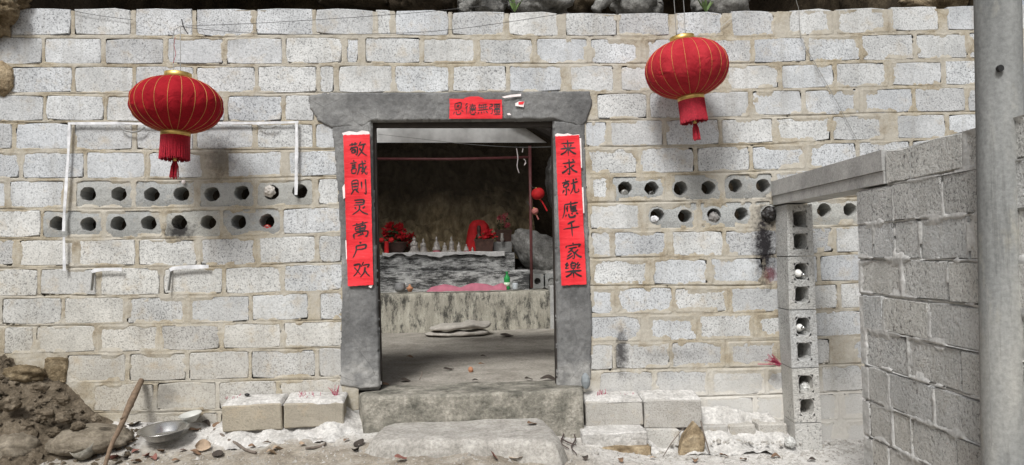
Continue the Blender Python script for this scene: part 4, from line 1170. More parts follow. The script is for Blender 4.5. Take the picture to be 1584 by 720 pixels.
scraps(c, [[(776, 150), (790, 147), (806, 145.5), (806, 149), (795, 150), (780, 152)], [(797, 160), (803, 157), (811, 158), (810, 166), (797, 164)], [(784, 176), (788, 175), (791, 178), (786, 178.5)]], M_OLDPAPER, D - .033)
scraps(c, [[(802, 158), (811, 157.5), (809, 162), (802, 162)]], M_REDPAPER, D - .035)

# ================================================================== LANTERNS
def lantern(cx, cy, hw, hh, Y, tilt, label, nrib=22, cloth=None):
    s = FPX / ((P(cx, cy, Y) - CAM).dot(F))
    R_, H_ = hw / s, hh / s
    c = P(cx, cy, Y)
    e = empty('lantern', c, (math.radians(-2), math.radians(tilt), 0)); tag(e, label, 'lantern', 'red hanging lanterns on the wall')
    rt = R_ * .31
    th0 = math.acos((rt / R_) ** (1 / .92)) if True else 0
    prof = []
    NT_ = 34
    for i in range(NT_):
        th = -th0 + 2 * th0 * i / (NT_ - 1)
        prof.append((R_ * math.cos(th) ** .92, H_ * math.copysign(abs(math.sin(th)) ** .96, th) / (math.sin(th0) ** .96)))
    NS = nrib * 6
    vs = []
    rw = fbm(np.arange(NS) * .1, np.arange(NS) * 0 + cx, 1, 3, 2)
    for i, (r, z) in enumerate(prof):
        for k in range(NS):
            a = 2 * math.pi * k / NS
            seg = (k % 6) / 6.0
            bul = math.sin(math.pi * seg)
            rr = r * (1 - .014 + .020 * bul) + .004 * math.sin(i * .9 + k * .7) * bul * float(rw[k] > .5) * math.cos(i / NT_ * 3 - 1.5)
            vs.append((rr * math.cos(a), rr * math.sin(a), z))
    fs = [(i*NS + k, i*NS + (k+1) % NS, (i+1)*NS + (k+1) % NS, (i+1)*NS + k) for i in range(NT_ - 1) for k in range(NS)]
    mesh_obj('shade', vs, fs, cloth or M_LANTERN, e, True)
    mb = MB(); mb.tube([(r * .988 + .0012, 0, z) for r, z in prof], .0014, 5, False)
    rib0 = None
    for k in range(nrib):
        if rib0 is None:
            o = mb.build('rib', M_RIB, e, True); rib0 = o
        else:
            o = rib0.copy(); link(o, e)
        o.rotation_euler = (0, 0, 2 * math.pi * k / nrib)
    for nm, z0_, z1_, rr in (('top_cap', H_ - .004, H_ + .040 * R_ / .31, rt * .96), ('bottom_ring', -H_ - .034 * R_ / .31, -H_ + .004, rt * 1.04)):
        mb = MB(); mb.lathe([(rr * .93, z0_), (rr, z0_ + .002), (rr * 1.0, (z0_ + z1_) / 2), (rr, z1_ - .002), (rr * .9, z1_), (rr * .87, z1_ - .004), (rr * .87, z0_ + .002)], 40, cap=False)
        mb.build(nm, M_GOLD, e, True)
    zb = -H_ - .030 * R_ / .31
    mb = MB(); random.seed(int(cx))
    for ring_, nn_ in ((1.0, 170), (.95, 130)):
        for k in range(nn_):
            a = 2 * math.pi * (k + random.random() * .6) / nn_
            r = rt * ring_; ln = R_ * random.uniform(.50, .56)
            p0 = Vector((math.cos(a) * r, math.sin(a) * r, zb)); j = Vector((random.uniform(-1, 1), random.uniform(-1, 1), 0)) * .004
            mb.tube([p0, p0 + j * .5 + Vector((0, 0, -ln * .5)), p0 + j + Vector((math.cos(a) * .002, math.sin(a) * .002, -ln))], .0028, 3, False)
    mb.build('fringe', M_FRINGE, e)
    zt_ = zb - R_ * .50
    mb = MB(); mb.tube([(0, 0, zb), (.002, 0, zt_ - .01)], .0016, 5)
    mb.build('tassel_cord', M_GOLD, e)
    tz = zt_ - .005
    ts_ = bpy.data.objects.new('tassel', None); link(ts_, e); ts_.location = (.003, 0, tz)
    mb = MB(); mb.lathe([(.004, .012), (.011, .008), (.013, 0), (.010, -.008), (.012, -.016), (.008, -.02)], 12)
    mb.build('bead', M_GOLD, ts_, True)
    mb = MB()
    for k in range(46):
        a = random.uniform(0, 6.28); r = .016 * math.sqrt(random.random())
        p0 = Vector((math.cos(a) * r * .6, math.sin(a) * r * .6, -.016)); p1 = Vector((math.cos(a) * r * 1.4, math.sin(a) * r * 1.4, -.05)); p2 = Vector((math.cos(a) * r * 1.7 + random.uniform(-.003, .003), math.sin(a) * r * 1.7, -.016 - R_ * random.uniform(.36, .42)))
        mb.tube([p0, p1, p2], .0026, 3, False)
    mb.build('strands', M_FRINGE, ts_)
    # inner bulb socket disc closes the top
    mb = MB(); mb.lathe([(rt * .9, H_ - .002), (rt * .2, H_ + .004)], 24); mb.build('top_plate', M_LANTERN, e)
    return e, R_, H_, rt
YL = D - .46
e, R_, H_, rt = lantern(273.5, 163, 67.8, 41.5, YL, 2.0, 'wide red cloth lantern with gold ribs hanging left of the doorway')
inv = (Matrix.Translation(e.location) @ e.rotation_euler.to_matrix().to_4x4()).inverted()
mb = MB()
for pts in ([(268, 113), (268.5, 80), (269, 44)], [(279, 113), (279, 75), (279, 42)], [(266, 60), (270, 46), (280, 40)]):
    mb.tube([inv @ P(x, y, YL) for x, y in pts], .0028, 6)
mb.build('hanger', M_WIRE, e)
mb = MB()
mb.tube([inv @ P(x, y, YL - .01) for x, y in ((271, 58), (269, 70), (272, 84), (268, 98))], .0016, 5)
mb.build('red_thread', M_FRINGE, e)
e2, R2, H2, rt2 = lantern(1062, 107, 63.8, 43, D - .36, -6.5, 'rounder red cloth lantern tilted on its cord, hanging right of the doorway', 20, M_LANTERN2)
inv = (Matrix.Translation(e2.location) @ e2.rotation_euler.to_matrix().to_4x4()).inverted()
mb = MB()
for pts in ([(1046, 52), (1044, 20), (1041, -20), (1039, -60)], [(1060, 54), (1059, 25), (1056, -15), (1055, -60)]):
    mb.tube([inv @ P(x, y, D - .36) for x, y in pts], .0026, 6)
mb.build('hanger', M_WIRE, e2)
# wires strung along the wall top
def wire(pts, Y, rad, label, mat=M_DARKWIRE, grp=None):
    Ys = Y if hasattr(Y, '__len__') else [Y] * len(pts)
    w = smooth_path([P(x, y, yy) for (x, y), yy in zip(pts, Ys)], 6)
    c = w[0].copy()
    mb = MB(); mb.tube([p - c for p in w], rad, 5)
    o = mb.build('wire', mat); o.location = c
    return tag(o, label, 'wire', grp)
wire([(281, 30), (284, 42), (291, 53)], D - .45, .004, 'short dark wire hook above the left lantern')
wire([(280, 41), (420, 35), (620, 22), (760, 8), (880, -6)], [YL, D - .3, D - .2, D - .15, D - .1], .0018, 'upper thin wire running from the left lantern along the wall top')
wire([(280, 42), (400, 52), (560, 53), (700, 46), (880, 20)], [YL, D - .3, D - .2, D - .15, D - .1], .0018, 'lower thin wire sagging from the left lantern to the wall top')
wire([(110, 16), (150, 24), (205, 31)], D - .02, .0018, 'thin stray wire on the top course at the far left')
wire([(1229, -10), (1233, 6), (1236, 18), (1240, 60), (1262, 100), (1290, 150), (1325, 215)], [D - .05, D - .04, D - .03, D - .02, D - .02, D - .02, D - .02], .0022, 'thin pale wire hanging down the wall right of the right lantern', M_WIRE)
wire([(1140, 22), (1120, 38), (1108, 48)], D - .02, .0016, 'short wire end on the top course beside the right lantern', M_WIRE)

# ================================================================== WHITE STRIPS
def strip(pts, wpx, Y, label, name='plastic_strip', grp=None):
    c = P(*pts[0], Y)
    vs, fs = [], []
    W_ = wpx / sc_at(D) / 2
    w = [P(x, y, Y) for x, y in pts]
    fine = []
    for i in range(len(w) - 1):
        k = max(1, int((w[i+1] - w[i]).length / .06))
        for j in range(k): fine.append(w[i].lerp(w[i+1], j / k))
    fine.append(w[-1])
    for i, q in enumerate(fine):
        d = (fine[min(i+1, len(fine)-1)] - fine[max(i-1, 0)]).normalized()
        n = Vector((-d.z, 0, d.x))
        o_ = .010 * vn(np.array(q.x * 9), np.array(q.z * 9), 1, 3)
        ww = W_ * random.uniform(.72, 1.12)
        for sg, dy in ((-1, 0), (1, 0), (1, -.003), (-1, -.003)):
            vs.append(q + n * ww * sg + Vector((0, dy - float(o_), 0)) - c)
    for i in range(len(fine) - 1):
        for k in range(4): fs.append((i*4 + k, i*4 + (k+1) % 4, i*4 + 4 + (k+1) % 4, i*4 + 4 + k))
    fs += [(3, 2, 1, 0), tuple(len(vs) - 4 + k for k in range(4))]
    o = mesh_obj(name, vs, fs, M_WHITESTRIP); o.location = c
    return tag(o, label, 'strip', grp)
strip([(106, 191.5), (180, 191), (260, 193), (340, 191), (400, 191), (462, 189.5)], 4.2, D - .022, 'long white strip fixed level across the wall behind the left lantern')
strip([(108, 192), (106, 240), (103, 290), (100, 330), (99.5, 358)], 4.4, D - .03, 'upper white strip hanging down the wall at the far left')
strip([(100, 367), (100, 390), (100.5, 419)], 4.2, D - .026, 'short lower white strip hanging below the holes at the far left')
strip([(459, 190), (459, 240), (458, 302)], 4.8, D - .03, 'white strip hanging straight down in front of a hole left of the doorway')
def bent(pts, leg, label):
    o = strip(pts, 5.4, D - .03, label)
    c = o.location; w = [P(x, y, D - .03 - .008 * k) - c for k, (x, y) in enumerate(leg)]
    mb = MB()
    for a, b in zip(w[:-1], w[1:]):
        t = Vector((.0035, 0, 0)); q = Vector((.006, .026, 0))
        mb.hexa([b - t, b + t, b + t + q, b - t + q], [a - t, a + t, a + t + q, a - t + q])
    mb.build('bent_end', M_WIRE, o)  # darker grey stands in for shade on the white strip's turned-down leg
bent([(189, 417), (175, 416.5), (160, 417), (147, 418.5), (142, 421)], [(142, 420), (140.5, 436), (139, 450)], 'short white strip bent down at its left end, the leftmost of two')
bent([(323, 412.5), (305, 413), (285, 413.5), (268, 415.5), (263, 418)], [(263, 417), (260.5, 434), (258.5, 450)], 'short white strip bent down at its left end, right of its twin')
mb = MB(); c = P(184, 192, D - .035)
mb.tube([P(x, y, D - .035) - c for x, y in ((184, 195), (192, 202), (205, 205), (216, 203), (224, 197))], .006, 6)
o = mb.build('plastic_strip', M_WIRE); o.location = c; tag(o, 'loose grey band drooping under the level strip beside the left lantern', 'strip')
mb = MB(); c = P(403, 192, D - .035)
mb.tube([P(x, y, D - .035) - c for x, y in ((398, 194), (408, 198), (420, 198), (428, 195))], .006, 6)
o = mb.build('plastic_strip', M_WIRE); o.location = c; tag(o, 'loose grey band drooping under the level strip right of the left lantern', 'strip')

# ================================================================== THINGS IN THE HOLES
def crumple(name, cen, r, mat, label, cat, seed, sx=1.0):
    bm = bmesh.new(); bmesh.ops.create_icosphere(bm, subdivisions=3, radius=1)
    for v in bm.verts:
        k = mnoise.noise(v.co * 2.3 + Vector((seed, 0, 0))) * .3 + abs(mnoise.noise(v.co * 5 + Vector((0, seed, 0)))) * -.3
        v.co *= 1 + k; v.co.x *= sx
        v.co *= r
    m = bpy.data.meshes.new(name); bm.to_mesh(m); bm.free(); m.materials.append(mat)
    o = link(bpy.data.objects.new(name, m)); o.location = cen
    return tag(o, label, cat)
crumple('paper_ball', P(417, 296, D - .005), .042, plain('crumpled_grey_paper', (0.50, 0.47, 0.43), .85, .3, 30, .6), 'crumpled paper ball stuffed in a hole left of the doorway', 'paper', 2)
def can(name, cen, r, ln, mat, label, cat, lid=None):
    mb = MB(); mb.lathe([(r * .85, 0), (r, .004), (r, ln), (r * .7, ln + .002)], 18)
    o = mb.build(name, mat, None, True); o.rotation_euler = (math.radians(-90), 0, 0); o.location = cen
    mb = MB(); mb.lathe([(r * .6, -.003), (r * .72, -.003), (r * .72, .001), (r * .6, .001)], 18, cap=False)
    mb.build('rim', lid or M_WIRE, o, True)
    return tag(o, label, cat)
can('candle_cup', P(413, 352, D + .02) + Vector((0, 0, -.006)), .026, .08, plain('red_glass', (0.45, 0.03, 0.02), .2, .2, 20), 'small red glass candle cup lying in a hole left of the doorway', 'cup')
can('bottle', P(966.5, 299, D + .03), .028, .12, plain('dull_glass', (0.16, 0.155, 0.14), .25, .2, 20), 'bottle lying end on in the first hole right of the doorway', 'bottle')
can('bottle', P(1008, 300, D + .06), .024, .10, plain('dark_glass', (0.05, 0.048, 0.042), .25, .2, 20), 'dark bottle lying end on in the second hole right of the doorway', 'bottle')
crumple('paper_scrap', P(1012, 340, D + .015), .030, M_WHITESTRIP, 'white folded paper tucked into a hole right of the doorway', 'paper', 7, 1.1)
crumple('paper_scrap', P(1104, 337, D + .02), .042, plain('grey_paper', (0.22, 0.21, 0.20), .8, .25, 30, .4), 'grey crumpled paper filling a hole right of the doorway', 'paper', 9)
crumple('wax_lump', P(1189, 332, D - .005), .055, plain('burnt_wax', (0.02, 0.018, 0.018), .5, .3, 30), 'burnt black wax lump in the sooty hole beside the pillar', 'wax', 11)
rock('pebble', P(284, 282, D - .015), (.014, .012, .016), M_OLDPAPER, 'small white pebble on the ledge under the left lantern tassel', 'pebble', 2, seed=3)
def bulb(cen, label, rot):
    e = empty('light_bulb', cen, rot); tag(e, label, 'bulb')
    mb = MB(); mb.lathe([(.004, -.032), (.020, -.026), (.029, -.008), (.028, .010), (.016, .030), (.012, .036)], 18); mb.build('glass', M_BULB, e, True)
    mb = MB(); mb.lathe([(.012, .036), (.013, .044), (.012, .056), (.005, .062)], 12); mb.build('screw_base', M_STEEL, e, True)
bulb(P(1236, 507, PYF + .05), 'white light bulb lying in the middle of the hollow block pillar', (math.radians(80), math.radians(70), 0))
bulb(P(1234, 423, PYF + .04), 'small bulb lying in an upper cell of the hollow block pillar', (math.radians(60), math.radians(115), 0))
crumple('plastic_bag', P(1245, 599, PYF + .07), .042, M_BAG, 'crumpled clear plastic bag stuffed in a lower pillar cell', 'bag', 4)
crumple('plastic_bag', P(1222, 684, PYF - .05), .04, M_BAG, 'small crumpled plastic scrap at the foot of the hollow block pillar', 'bag', 14)

# ================================================================== FOREGROUND THINGS
def dish(name, cen, prof, mat, label, cat, tilt=(0, 0)):
    mb = MB(); mb.lathe(prof, 40, cap=False)
    o = mb.build(name, mat, None, True); o.location = cen; o.rotation_euler = (tilt[0], tilt[1], 0)
    return tag(o, label, cat)
p = gpt(254, 692)
dish('metal_basin', p + Vector((-.01, .03, .045)), [(.0, .008), (.085, .006), (.108, .018), (.142, .066), (.158, .070), (.160, .074), (.156, .075), (.140, .071), (.104, .022), (.083, .011), (.0, .012)], M_STEEL, 'shallow dented metal basin lying on the dusty ground', 'basin', (math.radians(6), math.radians(-3)))
p = gpt(298, 664)
dish('bowl', p + Vector((0, -.02, .055)), [(.0, .004), (.034, .002), (.036, .008), (.050, .022), (.074, .052), (.076, .054), (.072, .053), (.048, .025), (.030, .012), (.0, .012)], M_BOWL, 'small pale enamel bowl on the ground beside the metal basin', 'bowl', (math.radians(8), math.radians(-8)))
p = gpt(134, 712)
dish('broken_bowl', p + Vector((0, .0, .03)), [(.0, .0), (.05, .0), (.066, .03), (.074, .07), (.070, .07), (.06, .03), (.0, .01)], M_STONE, 'dusty clay bowl half sunk in the earth at the bottom left', 'bowl', (math.radians(20), math.radians(-16)))
def stick(pts3, rads, mat, label, name='stick', cat='stick', grp=None, twig=None):
    c = Vector(pts3[0]); path = smooth_path([Vector(p) - c for p in pts3], 6)
    rr = np.interp(np.linspace(0, 1, len(path)), np.linspace(0, 1, len(rads)), rads)
    mb = MB(); mb.tube(path, list(rr), 9, jitter=.10)
    if twig: mb.tube([Vector(twig[0]) - c, Vector(twig[1]) - c], [.008, .004], 6)
    o = mb.build(name, mat, None, True); o.location = c
    return tag(o, label, cat, grp)
st = [P(162, 722, D - .62), P(172, 690, D - .5), P(190, 652, D - .34), P(203, 622, D - .18), P(219, 588, D - .03)]
stick(st, [.012, .014, .018, .024, .018], M_STICK, 'brown broken branch leaning against the wall at the left', twig=(P(197, 644, D - .30), P(186, 648, D - .36)))
pp = [gpt(x, y, .012) for x, y in ((332, 668), (350, 682), (366, 690), (380, 699), (396, 704))]
stick(pp, [.011, .013, .010, .009, .008], M_TWIG, 'crooked grey twig on the ash in front of the left loose block')
pp = [gpt(x, y, .010) for x, y in ((473, 697), (488, 696), (500, 692), (504, 687))]
stick(pp, [.007, .010, .008, .004], M_TWIG, 'short pale twig lying on the ash left of the step slab')
pp = [P(452, 684, D - .36), P(455, 690, D - .37), P(447, 702, D - .4)]
stick(pp, [.003, .003, .003], M_TWIG, 'thin stalk standing in the ash left of the step slab')
stick([P(1026, 706, D - .42), P(1040, 684, D - .40), P(1058, 662, D - .36)], [.003, .003, .003], M_TWIG, 'thin straw leaning on the broken tan stone from the left')
stick([P(1098, 702, D - .40), P(1088, 668, D - .37), P(1084, 652, D - .30)], [.004, .005, .005], M_TWIG, 'thin stick leaning behind the broken tan stone')
stick([P(649, 588, D + .1), P(653, 578, D + .11), P(652, 574, D + .11)], [.004, .003, .002], M_TWIG, 'short upright twig just inside the doorway on the floor')
for k, pp in enumerate(([(866, 660), (872, 676), (868, 690), (880, 700)], [(885, 668), (890, 684), (884, 698), (892, 708)], [(868, 684), (880, 690), (892, 694)])):
    stick([gpt(x, y, .02) for x, y in pp], [.004, .005, .003], plain('dark_root%d' % k, (0.07, 0.05, 0.045), .9, .3, 30), 'thin dark rootlet in the gap right of the step slab', 'rootlet', 'root', 'rootlets beside the step slab')

def leaf(cen, size, rotz, mat, label, grp, name='dry_leaf', curl=.5, tilt=(0, 0)):
    vs, fs = [], []
    nL, nW = 8, 5
    for i in range(nL):
        t = i / (nL - 1); w = math.sin(math.pi * min(.97, t * .93 + .05)) ** .8 * .36
        for j in range(nW):
            s = (j / (nW - 1) - .5) * 2
            vs.append(((t - .5) * size, s * w * size, size * (curl * .35 * s * s * w + .10 * curl * math.sin(t * 5 + size * 90) + .05 * curl * math.cos(s * 4 + t * 7))))
    for i in range(nL - 1):
        for j in range(nW - 1): fs.append((i*nW + j, (i+1)*nW + j, (i+1)*nW + j + 1, i*nW + j + 1))
    o = mesh_obj(name, vs, fs, mat, None, True); o.location = cen; o.rotation_euler = (tilt[0], tilt[1], rotz)
    return tag(o, label, 'leaf', grp)
random.seed(21)
mats = (M_LEAF, M_REDLEAF, M_LEAFPALE, M_LEAFDARK)
for x, y in ((372, 678), (408, 688), (340, 660), (320, 655), (306, 668), (283, 700), (300, 704), (340, 706), (250, 702), (214, 702), (200, 690), (180, 700), (170, 712), (226, 708), (158, 690), (240, 712), (188, 668), (205, 660), (215, 718), (196, 712), (268, 716), (140, 680), (120, 676), (60, 676), (44, 682), (90, 684), (420, 704), (430, 698), (385, 694), (555, 690), (540, 684), (548, 700), (466, 690)):
    q = gpt(x + random.uniform(-5, 5), y, .014)
    leaf(q, random.uniform(.045, .095), random.uniform(0, 6.28), random.choice(mats), 'dry curled leaf lying on the ground left of the step slab', 'dry leaves on the ground at the left', curl=random.uniform(.5, 1.2), tilt=(random.uniform(-.4, .4), random.uniform(-.4, .4)))
for x, y in ((905, 712), (1010, 712), (1120, 709), (1150, 714), (1200, 710), (1255, 716), (960, 716), (1075, 716)):
    q = gpt(x, y, .014); leaf(q, random.uniform(.04, .07), random.uniform(0, 6.28), random.choice((M_LEAF, M_LEAFPALE, M_LEAFDARK)), 'dry curled leaf lying on the pale ground below the right part of the wall', 'dry leaves on the ground at the right', curl=random.uniform(.5, 1.0), tilt=(random.uniform(-.3, .3), random.uniform(-.3, .3)))
q = gpt(314, 698, .03); leaf(q, .11, 1.0, M_LEAFPALE, 'larger pale leaf standing on edge in front of the bowl', None, curl=1.2, tilt=(.9, .1))
q = gpt(620, 716, .03); leaf(q, .08, .4, M_REDLEAF, 'rust brown leaf at the front edge of the step slab on the left', None, tilt=(.2, .2))
q = gpt(764, 712, .03); leaf(q, .09, 1.6, M_REDLEAF, 'rust brown leaf standing at the front edge of the step slab', None, tilt=(.9, 0))
q = gpt(800, 714, .02); leaf(q, .10, .1, M_LEAFPALE, 'pale narrow leaf at the front edge of the step slab on the right', None)
for x, y, lab in ((634, 645, 'brown leaf lying at the back left of the step slab'), (686, 646, 'small dark leaf at the back middle of the step slab'), (823, 655, 'brown leaf lying at the right of the step slab')):
    q = PZ(x, y, .292); leaf(q, .075, random.uniform(0, 3), M_LEAF, lab, None, tilt=(.1, .1))
for x, y, sz, mt, lab in ((590, 595, .11, M_LEAF, 'curled brown leaf in the left corner of the threshold'), (627, 588, .08, M_LEAFDARK, 'dark crumpled leaf on the floor left of the upright twig'), (849, 586, .13, M_LEAFDARK, 'large black curled leaf in the right corner of the doorway'), (818, 586, .07, M_LEAFDARK, 'small dark leaf on the floor left of the black curled leaf'),
                          (634, 552, .07, M_LEAF, 'brown leaf on the cave floor at the left'), (694, 571, .09, M_LEAFDARK, 'flat dark leaf on the cave floor left of the terracotta chip'), (745, 563, .06, M_LEAF, 'brown leaf on the cave floor right of the terracotta chip'), (748, 551, .06, M_LEAFDARK, 'small dark leaf on the cave floor below the folded sack'), (784, 519, .16, M_LEAFDARK, 'dark leaf on the cave floor right of the folded sack'), (735, 588, .05, M_LEAFDARK, 'small dark leaf on the floor just inside the threshold middle')):
    q = PZ(x, y, FLOOR_Z + .018); leaf(q, sz, random.uniform(-.4, .4), mt, lab, None, tilt=(.15, .1))
q = PZ(728, 574, FLOOR_Z + .012); rock('terracotta_chip', q + Vector((0, 0, .01)), (.022, .02, .024), M_CARDBD, 'small orange terracotta chip on the cave floor', 'chip', 2, .25, seed=2)
def incense(x, y, Y, n, spread, label, lean=0.0, ln=.06):
    c = P(x, y, Y); mb = MB()
    for k in range(n):
        b = Vector((random.gauss(0, spread), random.gauss(0, spread * .5), -.01)); a = random.gauss(lean, .3)
        l = ln * random.uniform(.4, 1.1)
        mb.tube([b, b + Vector((math.sin(a) * l, random.gauss(0, .2) * l, math.cos(a) * l))], .0016, 4)
    o = mb.build('incense_sticks', M_INCENSE); o.location = c
    return tag(o, label, 'incense', kind='stuff' if spread > .03 else None)
incense(519, 611, D - .10, 16, .012, 'tight tuft of dark red incense stubs on the loose block by the left jamb', 0, .075)
incense(472, 614, D - .12, 22, .05, 'scattered incense stubs along the half buried block left of the doorway', 0, .045)
incense(365, 616, D - .10, 8, .05, 'few short incense stubs on the block beside the bowl', 0, .035)
incense(931, 614, D - .10, 20, .018, 'red incense stubs on the ash right of the threshold', .2, .06)
incense(970, 613, D - .09, 12, .035, 'faint scattered incense stubs on the first whitened block', 0, .035)
c = P(1206, 564, D - .10); mb = MB()
for k in range(34):
    a = random.gauss(1.05, .33); l = random.uniform(.06, .12)
    mb.tube([Vector((random.gauss(0, .004), random.gauss(0, .01), random.gauss(0, .006))), Vector((-math.sin(a) * l, random.gauss(-.01, .015), math.cos(a) * l))], .0017, 4)
mb.tube([Vector(), Vector((-.17, -.02, .01))], .003, 5)
o = mb.build('incense_sticks', M_INCENSE); o.location = c; tag(o, 'spray of red incense sticks stuck beside the hollow block pillar', 'incense')
rock('coal', P(382, 611, D - .1), (.018, .014, .01), M_BLACK, 'small black lump of coal on top of the loose block beside the bowl', 'coal', 2, seed=2)
# loose grit and chips on the ground: uncountable
gv, gf = [], []
random.seed(5)
for k in range(4200):
    X = random.uniform(-3.7, 3.4); Y = D - random.uniform(.03, 1.1)
    z = float(0)
    gv.append((X, Y, 0)); gf.append(random.uniform(.003, .011) * (2.0 if random.random() < .04 else 1))
GA = np.array(gv); GA[:, 2] = ground_z(GA[:, 0], GA[:, 1])
vs, fs = [], []
for (X, Y, Z), r in zip(GA, gf):
    b = len(vs); a0 = random.random() * 6
    vs += [(X + r * math.cos(a0 + q * 1.57) * random.uniform(.6, 1.3), Y + r * math.sin(a0 + q * 1.57) * random.uniform(.6, 1.3), Z - .002) for q in range(4)] + [(X + random.uniform(-.4, .4) * r, Y, Z + r * random.uniform(.5, 1.1))]
    fs += [(b, b+1, b+4), (b+1, b+2, b+4), (b+2, b+3, b+4), (b+3, b, b+4)]
o = mesh_obj('grit', vs, fs, M_SLAB); tag(o, 'loose grit and stone chips strewn over the ground', 'gravel', kind='stuff')

vs, fs = [], []
for k in range(520):
    X = random.uniform(xw(-40), xw(235)); Y = D - abs(random.gauss(0, .38)) - .04
    i = int(np.clip((X - ex[0]) / .02, 0, len(ex) - 1)); j = int(np.clip((Y - ey[0]) / .02, 0, len(ey) - 1))
    z = max(float(ez[i, j]), float(ground_z(X, Y))); r = random.uniform(.006, .022) * (1.7 if random.random() < .12 else 1)
    b = len(vs)
    for q in ((0, 0, 1), (.9, 0, .3), (.28, .85, .45), (-.72, .53, .3), (-.72, -.53, .4), (.28, -.85, .3), (.8, .5, -.5), (-.3, .9, -.5), (-1, 0, -.5), (-.3, -.9, -.5), (.8, -.5, -.5)):
        m = random.uniform(.6, 1.3); vs.append((X + q[0] * r * m, Y + q[1] * r * m, z + q[2] * r * m * .8))
    fs += [tuple(b + n for n in f) for f in ((0,1,2),(0,2,3),(0,3,4),(0,4,5),(0,5,1),(1,6,2),(2,7,3),(3,8,4),(4,9,5),(5,10,1),(2,6,7),(3,7,8),(4,8,9),(5,9,10),(1,10,6))]
o = mesh_obj('clods', vs, fs, M_EARTH); tag(o, 'small clods of earth scattered over the bank at the left', 'soil', kind='stuff')

vs, fs = [], []
for k in range(900):
    X = random.uniform(xw(885), xw(1330)); Y = D - abs(random.gauss(.12, .22)) - .05
    if Y > D - .05: continue
    z = float(ground_z(X, Y)) + (.05 if Y > D - .3 and X < xw(1215) else 0); r = random.uniform(.004, .014) * (2.2 if random.random() < .05 else 1)
    b = len(vs)
    for q in ((0, 0, 1), (.9, 0, .3), (.28, .85, .45), (-.72, .53, .3), (-.72, -.53, .4), (.28, -.85, .3), (.8, .5, -.7), (-.3, .9, -.7), (-1, 0, -.7), (-.3, -.9, -.7), (.8, -.5, -.7)):
        m = random.uniform(.6, 1.3); vs.append((X + q[0] * r * m, Y + q[1] * r * m, z + q[2] * r * m * .8))
    fs += [tuple(b + n for n in f) for f in ((0,1,2),(0,2,3),(0,3,4),(0,4,5),(0,5,1),(1,6,2),(2,7,3),(3,8,4),(4,9,5),(5,10,1),(2,6,7),(3,7,8),(4,8,9),(5,9,10),(1,10,6))]
o = mesh_obj('rubble', vs, fs, M_WHITEBLOCK); tag(o, 'pale crumbs of broken block strewn below the wall at the right', 'rubble', kind='stuff')

# ================================================================== INSIDE THE CAVE
YA = 9.9
altar = empty('altar', (P(720, 500, YA).x, YA, FLOOR_Z)); tag(altar, 'stepped concrete altar with soot stained tiers inside the cave', 'altar')
AO = altar.location.copy()
def tier(xl, xr, yt, yb, Y, back, mat, top=True, seed=0, zb=None, name='tier'):
    a, b = P(xl, yt, Y), P(xr, yt, Y); zt_ = (a.z + b.z) / 2; z0_ = P(xl, yb, Y).z if zb is None else zb
    nx, nz, nd = 60, 12, 14
    prof = [(0, z0_ + (zt_ - z0_) * k / nz) for k in range(nz)] + [(0, zt_ - .012), (.012, zt_)] + [(back * k / nd, zt_) for k in range(1, nd + 1)]
    vs = []
    for i in range(nx):
        X = a.x + (b.x - a.x) * i / (nx - 1)
        for (d, z) in prof: vs.append((X, Y + d, z))
    A = np.array(vs)
    nse = fbm3(A + seed, 4, 4, seed) - .5
    A[:, 1] += .022 * nse; A[:, 2] += .014 * (fbm3(A + 7, 5, 4, seed + 1) - .5)
    np_ = len(prof)
    q = grid_faces(nx, np_)
    A = [tuple(v) for v in (A - np.array(AO))]; q = [tuple(int(j) for j in f)[::-1] for f in q]
    n = len(A)
    q.append(tuple(range(np_))[::-1] if False else tuple(range(np_)))
    q.append(tuple((nx - 1) * np_ + k for k in range(np_ - 1, -1, -1)))
    return mesh_obj(name, A, q, mat, altar, True)
tier(578, 851, 453, 510, YA, .7, M_ALTAR_LOW, seed=1, zb=FLOOR_Z - .1)
tier(578, 818, 420, 450, YA + .45, .6, M_ALTAR, seed=4, zb=.8)
tier(578, 796, 392.5, 415, YA + .85, 1.3, M_ALTAR, seed=7, zb=1.0)
ztop = P(690, 392.5, YA + .85).z
# ash lying on the upper tier, spilling over the edge
xs = np.linspace(P(592, 390, YA + .85).x, P(780, 390, YA + .85).x, 90); tt = np.linspace(0, 1, 24)
X, T_ = np.meshgrid(xs, tt, indexing='ij')
drop = .07 * np.clip(fbm(X, X * 0, 5, 3, 2) * 2 - .4, .2, 1.2)
YY = np.where(T_ < .35, YA + .80 - .02 * T_, YA + .80 + (T_ - .35) * .7); ZZ = np.where(T_ < .35, ztop + .018 - drop * (.35 - T_) / .35, ztop + .02) + .02 * (fbm(X, YY, 12, 3, 5) - .5)
np_mesh('ash_layer', np.stack([X, YY, ZZ], -1).reshape(-1, 3) - np.array(AO), grid_faces(90, 24), M_ASHTOP, altar)
z_t1 = P(700, 453, YA).z + .004; z_t2 = P(700, 420, YA + .45).z + .004
YS = YA + 1.08
